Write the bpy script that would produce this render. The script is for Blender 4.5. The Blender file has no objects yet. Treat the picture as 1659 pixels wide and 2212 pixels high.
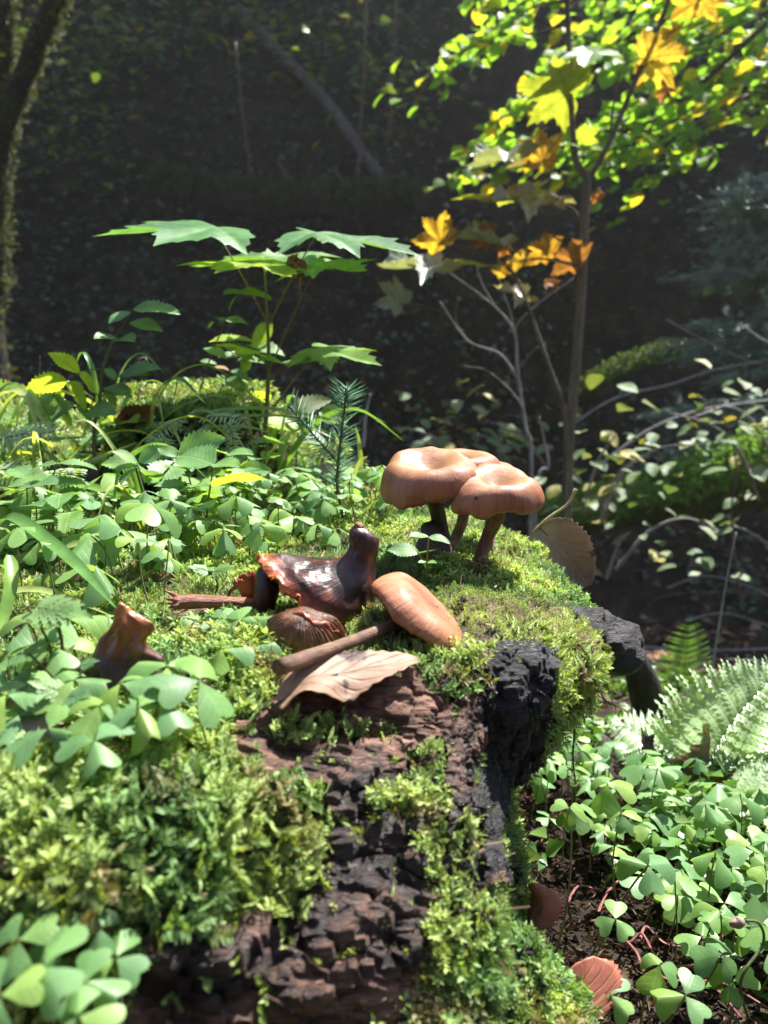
import bpy, math, random
import numpy as np
from mathutils import Matrix, Vector

# ------------------------------------------------------------------ camera, sky, sun, exposure
SC = bpy.context.scene
COL = SC.collection
S = 0.01                                   # the script counts in centimetres; the scene is in metres
CAM = np.array([0.0, 0.0, 36.0])
PITCH = math.radians(-12.0)
FOC = 1701.0                               # focal length in units of a 1659 x 2212 picture
SUN_EL, SUN_AZ = 57.0, 38.0                # elevation; azimuth clockwise from +Y (the view direction)

cam_d = bpy.data.cameras.new('camera')
cam = bpy.data.objects.new('camera', cam_d)
COL.objects.link(cam)
cam.location = tuple(CAM * S)
cam.rotation_euler = (math.radians(90) + PITCH, 0, 0)
cam_d.sensor_fit = 'VERTICAL'
cam_d.sensor_height = 24.0
cam_d.lens = 24.0 * FOC / 2212.0
cam_d.clip_start = 0.005
cam_d.clip_end = 400.0
cam_d.dof.use_dof = True
cam_d.dof.focus_distance = 0.36
cam_d.dof.aperture_fstop = cam_d.lens / 2.2
SC.camera = cam

world = bpy.data.worlds.new('World')
SC.world = world
world.use_nodes = True
_nt = world.node_tree
_bg = _nt.nodes['Background']
_sky = _nt.nodes.new('ShaderNodeTexSky')
_sky.sky_type = 'NISHITA'
_sky.sun_disc = False
_sky.sun_elevation = math.radians(SUN_EL)
_sky.sun_rotation = math.radians(SUN_AZ)
_nt.links.new(_sky.outputs['Color'], _bg.inputs['Color'])
_bg.inputs['Strength'].default_value = 0.075

sun_d = bpy.data.lights.new('sun', 'SUN')
sun_d.energy = 5.0
sun_d.angle = math.radians(0.53)
sun_d.color = (1.0, 0.97, 0.92)
sun = bpy.data.objects.new('sun', sun_d)
COL.objects.link(sun)
_e, _a = math.radians(SUN_EL), math.radians(SUN_AZ)
SUNV = np.array([math.cos(_e) * math.sin(_a), math.cos(_e) * math.cos(_a), math.sin(_e)])
sun.rotation_euler = Vector(SUNV).to_track_quat('Z', 'Y').to_euler()
sun.location = (3, 3, 8)

SC.view_settings.view_transform = 'Standard'
SC.view_settings.look = 'None'
SC.view_settings.exposure = 1.65
SC.view_settings.gamma = 1.0
SC.view_settings.use_curve_mapping = False
SC.render.engine = 'CYCLES'
SC.cycles.use_denoising = True
SC.cycles.max_bounces = 7
SC.cycles.diffuse_bounces = 3
SC.cycles.glossy_bounces = 2
SC.cycles.transmission_bounces = 4
SC.cycles.transparent_max_bounces = 8
SC.cycles.sample_clamp_indirect = 4.0

random.seed(7)
RNG = np.random.default_rng(7)

# ------------------------------------------------------------------ pixels and points
_c, _s = math.cos(PITCH), math.sin(PITCH)
FW, UPV = np.array([0, _c, _s]), np.array([0, -_s, _c])

def ray(u, v):
    return FW + np.array([1.0, 0, 0]) * ((u - 829.5) / FOC) + UPV * ((1106.0 - v) / FOC)

def P(u, v, y):
    r = ray(u, v)
    return CAM + r * (y / r[1])

def PZ(u, v, z):
    r = ray(u, v)
    return CAM + r * ((z - CAM[2]) / r[2])

def proj(p):
    d = np.asarray(p, float) - CAM
    w = d @ FW
    return 829.5 + FOC * d[..., 0] / w, 1106.0 - FOC * (d @ UPV) / w

def in_poly(u, v, poly):
    inside = np.zeros(np.shape(u), bool)
    n = len(poly)
    for i in range(n):
        x0, y0 = poly[i]; x1, y1 = poly[(i + 1) % n]
        if y0 == y1: continue
        c = ((y0 > v) != (y1 > v)) & (u < (x1 - x0) * (v - y0) / (y1 - y0) + x0)
        inside ^= c
    return inside

# ------------------------------------------------------------------ noise
_T = np.random.default_rng(3).random((64, 64, 64))

def vnoise(p):
    p = np.asarray(p, float)
    i = np.floor(p).astype(int)
    f = p - i
    f = f * f * (3 - 2 * f)
    i &= 63
    j = (i + 1) & 63
    x, y, z = f[..., 0], f[..., 1], f[..., 2]
    def g(a, b, c): return _T[a[..., 0], b[..., 1], c[..., 2]]
    c00 = g(i, i, i) * (1 - x) + g(j, i, i) * x
    c10 = g(i, j, i) * (1 - x) + g(j, j, i) * x
    c01 = g(i, i, j) * (1 - x) + g(j, i, j) * x
    c11 = g(i, j, j) * (1 - x) + g(j, j, j) * x
    return (c00 * (1 - y) + c10 * y) * (1 - z) + (c01 * (1 - y) + c11 * y) * z

def fbm(p, octs=3):
    p = np.asarray(p, float)
    a, r, n = 1.0, 0.0, 0.0
    for k in range(octs):
        r = r + a * (vnoise(p * 2 ** k + 17.3 * k) - 0.5)
        n += a; a *= 0.5
    return r / n * 2

def sstep(a, b, x):
    t = np.clip((x - a) / (b - a), 0, 1)
    return t * t * (3 - 2 * t)

def unit(v):
    v = np.asarray(v, float)
    return v / (np.linalg.norm(v) + 1e-12)

# ------------------------------------------------------------------ mesh and object helpers
def mesh(name, V, F, mat=None, uv=None, col=None, smooth=True):
    """V in cm (n,3); F a list of index arrays/lists; uv, col per vertex"""
    V = np.asarray(V, float) * S
    me = bpy.data.meshes.new(name)
    if isinstance(F, np.ndarray): F = [F]
    if len(F) and not isinstance(F[0], np.ndarray):
        me.from_pydata([tuple(v) for v in V], [], [tuple(int(i) for i in f) for f in F])
    else:
        nl = sum(f.size for f in F); npoly = sum(len(f) for f in F)
        me.vertices.add(len(V)); me.vertices.foreach_set('co', V.ravel().astype(np.float32))
        me.loops.add(nl); me.polygons.add(npoly)
        me.loops.foreach_set('vertex_index', np.concatenate([f.ravel() for f in F]).astype(np.int32))
        starts, o = [], 0
        for f in F:
            starts.append(o + np.arange(len(f)) * f.shape[1]); o += f.size
        me.polygons.foreach_set('loop_start', np.concatenate(starts).astype(np.int32))
        me.update(calc_edges=True)
    if uv is not None:
        idx = np.empty(len(me.loops), np.int32)
        me.loops.foreach_get('vertex_index', idx)
        l = me.uv_layers.new(name='UVMap')
        l.data.foreach_set('uv', np.asarray(uv, np.float32)[idx].ravel())
    if col is not None:
        a = me.color_attributes.new('col', 'FLOAT_COLOR', 'POINT')
        c = np.ones((len(V), 4), np.float32); c[:, :3] = col
        a.data.foreach_set('color', c.ravel())
    if smooth:
        me.polygons.foreach_set('use_smooth', np.ones(len(me.polygons), bool))
    if mat: me.materials.append(mat)
    me.update()
    return me

def tagit(o, label=None, cat=None, group=None, kind=None):
    if label: o['label'] = label
    if cat: o['category'] = cat
    if group: o['group'] = group
    if kind: o['kind'] = kind
    return o

def thing(name, label, cat, loc, group=None):
    o = bpy.data.objects.new(name, None)
    COL.objects.link(o)
    o.empty_display_size = 0.02
    o.location = tuple(np.asarray(loc, float) * S)
    return tagit(o, label, cat, group)

def ob(name, me, parent=None, M=None, loc=None):
    """M: 4x4 in cm relative to parent; loc: cm"""
    o = bpy.data.objects.new(name, me)
    COL.objects.link(o)
    if parent is not None: o.parent = parent
    if M is not None:
        M = M.copy(); M.translation = M.translation * S
        o.matrix_basis = M
    elif loc is not None:
        o.location = tuple(np.asarray(loc, float) * S)
    return o

def frame(base, xdir, up, sc=1.0, sy=None, sz=None):
    x = unit(xdir); up = np.asarray(up, float)
    y = np.cross(up, x)
    if np.linalg.norm(y) < 1e-6: y = np.cross([0.3, 0.9, 0.1], x)
    y = unit(y); z = np.cross(x, y)
    sy = sc if sy is None else sy; sz = sc if sz is None else sz
    return Matrix(((x[0]*sc, y[0]*sy, z[0]*sz, base[0]), (x[1]*sc, y[1]*sy, z[1]*sz, base[1]),
                   (x[2]*sc, y[2]*sy, z[2]*sz, base[2]), (0, 0, 0, 1)))

def spline(pts, n):
    p = np.asarray(pts, float)
    if len(p) == 2:
        t = np.linspace(0, 1, n)[:, None]
        return p[0] * (1 - t) + p[1] * t
    q = np.vstack([2 * p[0] - p[1], p, 2 * p[-1] - p[-2]])
    out = []
    m = len(p) - 1
    for s in np.linspace(0, m - 1e-9, n):
        i = int(s); t = s - i
        a, b, c, d = q[i], q[i + 1], q[i + 2], q[i + 3]
        out.append(0.5 * ((2*b) + (c - a)*t + (2*a - 5*b + 4*c - d)*t*t + (3*b - a - 3*c + d)*t**3))
    return np.array(out)

def tube(pts, rad, n=7, cap=True):
    pts = np.asarray(pts, float)
    k = len(pts)
    rad = np.interp(np.linspace(0, 1, k), np.linspace(0, 1, len(np.atleast_1d(rad))), np.atleast_1d(rad))
    tan = np.gradient(pts, axis=0)
    nrm = None
    V, UV = [], []
    for i in range(k):
        t = unit(tan[i])
        if nrm is None:
            nrm = np.cross(t, [0.31, 0.2, 0.93] if abs(t[2]) < 0.9 else [1, 0, 0.1])
        nrm = unit(nrm - t * np.dot(nrm, t))
        b = np.cross(t, nrm)
        a = np.arange(n) * 2 * math.pi / n
        V.append(pts[i] + rad[i] * (np.cos(a)[:, None] * nrm + np.sin(a)[:, None] * b))
        UV.append(np.stack([np.arange(n) / n, np.full(n, i / (k - 1))], 1))
    V = np.concatenate(V); UV = np.concatenate(UV)
    i, j = np.meshgrid(np.arange(k - 1), np.arange(n), indexing='ij')
    a = i * n + j; b = i * n + (j + 1) % n
    F = np.stack([a, b, b + n, a + n], -1).reshape(-1, 4)
    FL = [F]
    if cap:
        m = len(V)
        V = np.vstack([V, pts[0], pts[-1]]); UV = np.vstack([UV, [0.5, 0], [0.5, 1]])
        j = np.arange(n)
        FL.append(np.stack([(j + 1) % n, j, np.full(n, m)], 1))
        FL.append(np.stack([(k-1)*n + j, (k-1)*n + (j + 1) % n, np.full(n, m + 1)], 1))
    return V, FL, UV

def join(parts):
    """parts: list of (V, FL, UV)"""
    Vs, UVs, q, o = [], [], {}, 0
    for V, FL, UV in parts:
        Vs.append(V); UVs.append(UV if UV is not None else np.zeros((len(V), 2)))
        for f in FL:
            q.setdefault(f.shape[1], []).append(f + o)
        o += len(V)
    return np.concatenate(Vs), [np.concatenate(x) for x in q.values()], np.concatenate(UVs)

# ------------------------------------------------------------------ materials
def new_mat(name):
    m = bpy.data.materials.new(name); m.use_nodes = True
    nt = m.node_tree
    for n in list(nt.nodes): nt.nodes.remove(n)
    return m, nt

def N(nt, kind, **kw):
    n = nt.nodes.new(kind)
    for k, v in kw.items():
        if k.startswith('_'): setattr(n, k[1:], v)
        else:
            key = int(k[1:]) if k[0] == 'i' and k[1:].isdigit() else k.replace('__', ' ')
            s = n.inputs[key]
            if isinstance(v, bpy.types.NodeSocket): nt.links.new(v, s)
            else:
                if s.type == 'RGBA' and len(v) == 3: v = (*v, 1)
                s.default_value = v
    return n

def ramp(nt, fac, stops):
    r = nt.nodes.new('ShaderNodeValToRGB')
    el = r.color_ramp.elements
    while len(el) < len(stops): el.new(0.5)
    for e, (p, c) in zip(el, stops):
        e.position = p; e.color = (*c, 1) if len(c) == 3 else c
    nt.links.new(fac, r.inputs['Fac'])
    return r.outputs['Color']

def mixc(nt, fac, a, b, mode='MIX'):
    n = nt.nodes.new('ShaderNodeMix'); n.data_type = 'RGBA'; n.blend_type = mode
    n.clamp_factor = True
    for s, v in ((n.inputs[0], fac), (n.inputs[6], a), (n.inputs[7], b)):
        if isinstance(v, bpy.types.NodeSocket): nt.links.new(v, s)
        elif s.type == 'RGBA': s.default_value = (*v, 1) if len(v) == 3 else v
        else: s.default_value = v
    return n.outputs[2]

def math_(nt, op, a, b=0.0, c=0.0):
    n = nt.nodes.new('ShaderNodeMath'); n.operation = op
    for i, v in enumerate((a, b, c)):
        if isinstance(v, bpy.types.NodeSocket): nt.links.new(v, n.inputs[i])
        else: n.inputs[i].default_value = v
    return n.outputs[0]

def smooth_(nt, v, a, b):
    n = nt.nodes.new('ShaderNodeMapRange'); n.interpolation_type = 'SMOOTHSTEP'
    nt.links.new(v, n.inputs['Value'])
    n.inputs['From Min'].default_value = a; n.inputs['From Max'].default_value = b
    return n.outputs['Result']

def out(nt, sh):
    o = nt.nodes.new('ShaderNodeOutputMaterial')
    nt.links.new(sh, o.inputs['Surface'])

def noise_(nt, co, scale, detail=4.0, rough=0.55, out_='Fac', dist=0.0):
    n = N(nt, 'ShaderNodeTexNoise', Scale=scale, Detail=detail, Roughness=rough, Distortion=dist)
    nt.links.new(co, n.inputs['Vector'])
    return n.outputs[out_]

def leaf_mat(name, cols, trans=0.45, rough=0.42, spec=0.5, vein=(0.35, 1.5), nside=9.0, spots=None, tint=(1.25, 1.2, 0.45),
             bump=0.25, mottle=0.25, tscale=1.0):
    """cols: pigments one object is given one of at random; vein: (strength, brightness)"""
    m, nt = new_mat(name)
    oi = nt.nodes.new('ShaderNodeObjectInfo')
    k = len(cols)
    col = ramp(nt, oi.outputs['Random'], [((i + 0.5) / k if k > 1 else 0.0, c) for i, c in enumerate(cols)]) if k > 1 else None
    tc = nt.nodes.new('ShaderNodeTexCoord')
    if col is None:
        rgb = nt.nodes.new('ShaderNodeRGB'); rgb.outputs[0].default_value = (*cols[0], 1); col = rgb.outputs[0]
    geo = nt.nodes.new('ShaderNodeNewGeometry')
    wn = noise_(nt, geo.outputs['Position'], 90.0 * tscale, 3.0)
    f = N(nt, 'ShaderNodeMapRange', Value=wn); f.inputs[1].default_value = 0.3; f.inputs[2].default_value = 0.7
    f.inputs[3].default_value = 1 - mottle; f.inputs[4].default_value = 1 + mottle
    cc = N(nt, 'ShaderNodeCombineColor'); [nt.links.new(f.outputs[0], cc.inputs[i]) for i in range(3)]
    col = mixc(nt, 1.0, col, cc.outputs[0], 'MULTIPLY')  # random mottling of the leaf pigment
    if spots:
        sc, th, scol = spots
        sn = noise_(nt, tc.outputs['Object'], sc, 3.0, 0.6)
        addr = math_(nt, 'ADD', sn, math_(nt, 'MULTIPLY', math_(nt, 'SUBTRACT', oi.outputs['Random'], 0.5), 0.12))
        col = mixc(nt, smooth_(nt, addr, th, th + 0.08), col, scol)
    uv = N(nt, 'ShaderNodeSeparateXYZ'); nt.links.new(tc.outputs['UV'], uv.inputs[0])
    d = math_(nt, 'ABSOLUTE', uv.outputs['X'])
    main = math_(nt, 'SUBTRACT', 1.0, smooth_(nt, d, 0.01, 0.05))
    ph = math_(nt, 'FRACT', math_(nt, 'MULTIPLY', math_(nt, 'SUBTRACT', uv.outputs['Y'], math_(nt, 'MULTIPLY', d, 0.55)), nside))
    side = math_(nt, 'SUBTRACT', 1.0, smooth_(nt, math_(nt, 'ABSOLUTE', math_(nt, 'SUBTRACT', ph, 0.5)), 0.03, 0.16))
    vn = math_(nt, 'MAXIMUM', main, math_(nt, 'MULTIPLY', side, 0.6))
    vb = vein[1]
    vcol = mixc(nt, 1.0, col, (vb, vb, vb * 0.9), 'MULTIPLY')
    col = mixc(nt, math_(nt, 'MULTIPLY', vn, vein[0]), col, vcol)
    bm = N(nt, 'ShaderNodeBump', Strength=bump, Distance=0.0008)
    hgt = math_(nt, 'ADD', math_(nt, 'MULTIPLY', vn, -0.8), wn)
    nt.links.new(hgt, bm.inputs['Height'])
    p = N(nt, 'ShaderNodeBsdfPrincipled', Roughness=rough)
    p.inputs['Specular IOR Level'].default_value = spec
    nt.links.new(col, p.inputs['Base Color']); nt.links.new(bm.outputs[0], p.inputs['Normal'])
    t = nt.nodes.new('ShaderNodeBsdfTranslucent')
    tcol = mixc(nt, 1.0, col, tint, 'MULTIPLY')
    nt.links.new(tcol, t.inputs['Color'])
    mx = nt.nodes.new('ShaderNodeMixShader'); mx.inputs[0].default_value = trans
    nt.links.new(p.outputs[0], mx.inputs[1]); nt.links.new(t.outputs[0], mx.inputs[2])
    out(nt, mx.outputs[0])
    return m

def attr_leaf_mat(name, trans=0.4, rough=0.45, spec=0.4, tint=(1.2, 1.2, 0.5)):
    m, nt = new_mat(name)
    a = nt.nodes.new('ShaderNodeAttribute'); a.attribute_name = 'col'
    p = N(nt, 'ShaderNodeBsdfPrincipled', Roughness=rough)
    p.inputs['Specular IOR Level'].default_value = spec
    nt.links.new(a.outputs['Color'], p.inputs['Base Color'])
    t = nt.nodes.new('ShaderNodeBsdfTranslucent')
    nt.links.new(mixc(nt, 1.0, a.outputs['Color'], tint, 'MULTIPLY'), t.inputs['Color'])
    mx = nt.nodes.new('ShaderNodeMixShader'); mx.inputs[0].default_value = trans
    nt.links.new(p.outputs[0], mx.inputs[1]); nt.links.new(t.outputs[0], mx.inputs[2])
    out(nt, mx.outputs[0])
    return m

def rough_mat(name, stops, scale, rough=0.8, bump=0.5, dist=0.002, stretch=(1, 1, 1), spec=0.3, detail=6.0, fine=4.0, patch=None):
    """noise-coloured rough surface in world space; stops: colour ramp"""
    m, nt = new_mat(name)
    geo = nt.nodes.new('ShaderNodeNewGeometry')
    mp = N(nt, 'ShaderNodeMapping'); nt.links.new(geo.outputs['Position'], mp.inputs['Vector'])
    mp.inputs['Scale'].default_value = stretch
    co = mp.outputs[0]
    n1 = noise_(nt, co, scale, detail, 0.62)
    n2 = noise_(nt, co, scale * fine, 5.0, 0.65)
    col = ramp(nt, math_(nt, 'ADD', math_(nt, 'MULTIPLY', n1, 0.75), math_(nt, 'MULTIPLY', n2, 0.25)), stops)
    if patch:
        sc, th, pc = patch
        n3 = noise_(nt, geo.outputs['Position'], sc, 5.0, 0.6)
        col = mixc(nt, smooth_(nt, n3, th, th + 0.1), col, pc)
    p = N(nt, 'ShaderNodeBsdfPrincipled', Roughness=rough)
    p.inputs['Specular IOR Level'].default_value = spec
    nt.links.new(col, p.inputs['Base Color'])
    b = N(nt, 'ShaderNodeBump', Strength=bump, Distance=dist)
    nt.links.new(math_(nt, 'ADD', n1, math_(nt, 'MULTIPLY', n2, 0.5)), b.inputs['Height'])
    nt.links.new(b.outputs[0], p.inputs['Normal'])
    out(nt, p.outputs[0])
    return m
# ------------------------------------------------------------------ the ground: ravine, near bank, far slope
def ground_h(x, y):
    x = np.asarray(x, float); y = np.asarray(y, float)
    z = np.interp(y, [-4000, -700, -250, -80, 0, 25, 60, 120, 200, 260, 300, 330, 620, 760, 4000],
                     [900, 480, 120, 14, 9.5, 9, 3, -18, -48, -58, -50, -15, 700, 840, 1300])
    # the bed swings: the far slope comes nearer on the left
    z = z + sstep(100, 300, y) * np.clip(-x, -200, 300) * 0.16
    z = z + 22 * np.clip((y - 300) / 400, 0, 1) * np.sin(x * 0.011 + 1.3) + 12 * np.clip((y - 250) / 250, 0, 1) * np.sin(x * 0.031 + y * 0.02)
    # mossy bank on the left and behind the stump
    edge = np.interp(y, [-50, 30, 42, 60, 80, 100, 140], [-24, -18, 4.5, 4, -4, -10, -30])
    m = sstep(4, -3, x - edge) * sstep(96, 80, y + 0.25 * np.clip(x + 30, -60, 60)) * sstep(30, 42, y + np.clip(-x - 20, 0, 12))
    top = 24.0 + sstep(48, 78, y) * 2.5 + 5.6 * sstep(1.2, .8, np.sqrt(((x + 16.5) / 8.0) ** 2 + ((y - 66) / 8.5) ** 2)) - 4.5 * sstep(1.3, .5, np.sqrt(((x + 15) / 9.0) ** 2 + ((y - 51.5) / 4.5) ** 2)) + 5.0 * sstep(-22, -42, x) * sstep(45, 75, y)
    z = z * (1 - m) + top * m
    q = np.stack([x, y, x * 0 + 3.3], -1)
    z = z + 1.2 * fbm(q * 0.11, 3) * (0.5 + 0.5 * m) + 7 * fbm(q * 0.02, 3) * sstep(110, 260, y)
    return z

def _axis(lo, hi, a, b, step, g=1.10):
    mid = list(np.arange(a, b + step * 0.5, step))
    s, x, r = step, mid[-1], []
    while x < hi: s *= g; x += s; r.append(x)
    s, x, l = step, a, []
    while x > lo: s *= g; x -= s; l.append(x)
    return np.array(l[::-1] + mid + r)

M_soil = rough_mat('soil', [(0.3, (0.008, 0.006, 0.005)), (0.5, (0.03, 0.022, 0.015)), (0.62, (0.06, 0.045, 0.03)), (0.75, (0.03, 0.045, 0.016))],
                   14.0, 0.95, 0.8, 0.01, spec=0.1)
gx = _axis(-1500, 1500, -70, 80, 1.25); gy = _axis(-900, 1300, -5, 130, 1.25)
X, Y = np.meshgrid(gx, gy, indexing='ij')
Z = ground_h(X, Y)
nx_, ny_ = X.shape
I, J = np.meshgrid(np.arange(nx_ - 1), np.arange(ny_ - 1), indexing='ij')
a = I * ny_ + J
o = ob('ground', mesh('ground', np.stack([X, Y, Z], -1).reshape(-1, 3), np.stack([a, a + ny_, a + ny_ + 1, a + 1], -1).reshape(-1, 4), M_soil))
tagit(o, kind='structure')
# ------------------------------------------------------------------ rotten stump: a solid field turned into a surface
def surface_nets(F, org, h):
    """F<0 inside; returns V (cm), quads"""
    s = F < 0
    nx, ny, nz = F.shape
    c = np.zeros((nx-1, ny-1, nz-1), np.int16)
    corners = [(i, j, k) for i in (0, 1) for j in (0, 1) for k in (0, 1)]
    for i, j, k in corners: c += s[i:nx-1+i, j:ny-1+j, k:nz-1+k]
    act = (c > 0) & (c < 8)
    idx = np.argwhere(act)
    vid = -np.ones(act.shape, np.int64); vid[act] = np.arange(len(idx))
    acc = np.zeros((len(idx), 3)); cnt = np.zeros(len(idx))
    for A in corners:
        for ax in range(3):
            if A[ax]: continue
            B = list(A); B[ax] = 1
            fa = F[idx[:, 0]+A[0], idx[:, 1]+A[1], idx[:, 2]+A[2]]; fb = F[idx[:, 0]+B[0], idx[:, 1]+B[1], idx[:, 2]+B[2]]
            m = (fa < 0) != (fb < 0)
            t = np.where(m, fa / np.where(m, fa - fb, 1), 0)
            p = np.tile(np.array(A, float), (len(idx), 1)); p[:, ax] += t
            acc[m] += p[m]; cnt[m] += 1
    V = org + h * (idx + acc / cnt[:, None])
    Q = []
    for ax in range(3):
        sl0 = [slice(1, -1)] * 3; sl0[ax] = slice(0, -1)
        sl1 = [slice(1, -1)] * 3; sl1[ax] = slice(1, None)
        a0, a1 = s[tuple(sl0)], s[tuple(sl1)]
        e = np.argwhere(a0 != a1)
        flip = a0[e[:, 0], e[:, 1], e[:, 2]]
        base = e.copy()
        for q in range(3):
            if q != ax: base[:, q] += 1
        b, d = [q for q in range(3) if q != ax]
        def cell(db, dd):
            w = base.copy(); w[:, b] += db; w[:, d] += dd
            return vid[w[:, 0], w[:, 1], w[:, 2]]
        q = np.stack([cell(-1, -1), cell(0, -1), cell(0, 0), cell(-1, 0)], 1)
        if ax == 1: flip = ~flip
        q[~flip] = q[~flip][:, ::-1]
        Q.append(q)
    return V, np.concatenate(Q)

H = 0.21
SX, SY, SZ = np.arange(-26.5, 11.5, H), np.arange(11, 53.5, H), np.arange(4, 27.5, H)
X, Y, Z = np.meshgrid(SX.astype(np.float32), SY.astype(np.float32), SZ.astype(np.float32), indexing='ij')
D = 25.0 - Z
lip = np.interp(X, [-27, -20, -10, -3.5, 0, 3.3, 6.4, 9, 12], [20.5, 21, 22, 22.8, 24.2, 25.6, 27.3, 30, 33])
oL = np.interp(D, [-2, 0, 2, 5, 8, 12, 20], [2, 0, -3.0, -6.0, -5.4, -4.0, -3.6])
oM = np.interp(D, [-2, 0, 1, 2, 5, 8, 12, 20], [1.5, 0, -.3, -2.0, -5.2, -7.2, -8.6, -9.5])
oR = np.interp(D, [-2, 0, 1.5, 3, 5, 20], [1, 0, 0.0, 1.2, 1.8, 2.0])
wM = sstep(-6, -2.5, X); wR = sstep(2.6, 4.0, X + 0.5 * np.sin(Z * 0.9))
yf = lip + (oL * (1 - wM) + oM * wM) * (1 - wR) + oR * wR
fr = (yf - Y) * 0.75
xr = np.interp(D, [-1, 0, 1.5, 3, 4.2, 5.2, 6.0, 7.5, 9, 11, 22], [9.3, 9.6, 9.3, 7.8, 6.9, 6.2, 5.0, 4.3, 4.6, 5.4, 6.5])
xr = xr - 0.012 * np.clip(Y - 36, 0, 30) ** 2
rt = (X - xr) * 0.85
top = 25.0 + 0.55 * fbm(np.stack([X[:, :, 0], Y[:, :, 0], 0 * X[:, :, 0] + 9.1], -1) * 0.22, 3)[:, :, None] - 0.02 * np.clip(X - 3, 0, 9) ** 2
tp = Z - top
bk = np.maximum(Y - 52, -25 - X)
F0 = np.maximum(np.maximum(fr, rt), np.maximum(tp, bk))
# rounding of the upper edges
k = 1.6
e2 = np.maximum(tp + k, 0) ** 2 + np.maximum(np.maximum(fr, rt) + k, 0) ** 2
F0 = np.maximum(F0, np.sqrt(e2) - k)
def smin(a, b, k):
    h = np.clip(0.5 + 0.5 * (b - a) / k, 0, 1)
    return b * (1 - h) + a * h - k * h * (1 - h)
def ell(c, r):
    q = np.sqrt(((X - c[0]) / r[0]) ** 2 + ((Y - c[1]) / r[1]) ** 2 + ((Z - c[2]) / r[2]) ** 2)
    return (q - 1) * min(r)
F0 = smin(F0, ell((3.7, 21.8, 11.0), (2.9, 2.8, 5.2)), 1.5)
F0 = smin(F0, ell((-9.5, 20.0, 22.2), (5.0, 3.2, 2.4)), 1.5)
F0 = np.maximum(F0, -ell((-5.6, 14.5, 13.0), (2.6, 3.0, 4.0)))
band = np.abs(F0) < 2.2
q = np.stack([X[band], Y[band], Z[band]], -1)
mossy = sstep(1.2, 0.0, np.abs(q[:, 2] - 25)) * 0.65
d1 = fbm(q * np.array([0.42, 0.42, 0.6]), 3)
rid = 1 - np.abs(2 * vnoise(q * np.array([1.0, 1.0, 2.3]) + 0.8 * d1[:, None]) - 1) * 2
rid2 = 1 - np.abs(2 * vnoise(q * np.array([2.2, 2.2, 4.2]) + 1.1 * d1[:, None] + 31) - 1) * 2
rid3 = 1 - np.abs(2 * vnoise(q * np.array([2.6, 2.6, 1.1]) + 1.5 * d1[:, None] + 11) - 1) * 2
F0[band] += (-0.75 * d1 - 0.36 * rid - 0.22 * rid2 - 0.16 * rid3) * (1 - mossy) - 0.2 * d1 * mossy
F0[:, :, 0] = np.maximum(F0[:, :, 0], 0.1); F0[0] = np.maximum(F0[0], .1); F0[:, -1] = np.maximum(F0[:, -1], .1); F0[:, 0] = np.maximum(F0[:, 0], .1); F0[-1] = np.maximum(F0[-1], .1)
STV, STQ = surface_nets(F0, np.array([SX[0], SY[0], SZ[0]]), H)

def stump_mat(name, ramp_stops):
    m, nt = new_mat(name)
    geo = nt.nodes.new('ShaderNodeNewGeometry')
    mp = N(nt, 'ShaderNodeMapping'); nt.links.new(geo.outputs['Position'], mp.inputs['Vector'])
    mp.inputs['Scale'].default_value = (.3, 1, 2.6)
    mp.inputs['Rotation'].default_value = (0, .25, 0)
    n1 = noise_(nt, mp.outputs[0], 55.0, 6.0, 0.65, dist=0.6)
    n2 = noise_(nt, mp.outputs[0], 420.0, 5.0, 0.7)
    n3 = noise_(nt, geo.outputs['Position'], 22.0, 3.0, 0.5)
    f = math_(nt, 'ADD', math_(nt, 'MULTIPLY', n1, 0.6), math_(nt, 'MULTIPLY', n2, 0.4))
    col = ramp(nt, f, ramp_stops)
    col = mixc(nt, smooth_(nt, n3, 0.5, 0.62), col, mixc(nt, 1.0, col, (0.28, 0.30, 0.36), 'MULTIPLY'))
    p = N(nt, 'ShaderNodeBsdfPrincipled')
    p.inputs['Specular IOR Level'].default_value = 0.5
    nt.links.new(col, p.inputs['Base Color'])
    rr = N(nt, 'ShaderNodeMapRange', Value=n3); rr.inputs[1].default_value = 0.35; rr.inputs[2].default_value = 0.65
    rr.inputs[3].default_value = 0.85; rr.inputs[4].default_value = 0.38
    nt.links.new(rr.outputs[0], p.inputs['Roughness'])
    b = N(nt, 'ShaderNodeBump', Strength=1.0, Distance=0.004)
    nt.links.new(math_(nt, 'ADD', n1, math_(nt, 'MULTIPLY', n2, 0.6)), b.inputs['Height'])
    nt.links.new(b.outputs[0], p.inputs['Normal'])
    out(nt, p.outputs[0])
    return m
M_wood = stump_mat('rotten_wood', [(0.38, (0.010, 0.008, 0.008)), (0.46, (0.05, 0.025, 0.017)), (0.53, (0.14, 0.066, 0.042)), (0.62, (0.28, 0.15, 0.10)), (0.72, (0.40, 0.27, 0.19))])
M_char_shade = stump_mat('blackened_shaded_wood', [(0.34, (0.004, 0.004, 0.004)), (0.5, (0.012, 0.010, 0.012)), (0.62, (0.035, 0.028, 0.03)), (0.75, (0.12, 0.08, 0.065))])

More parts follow.
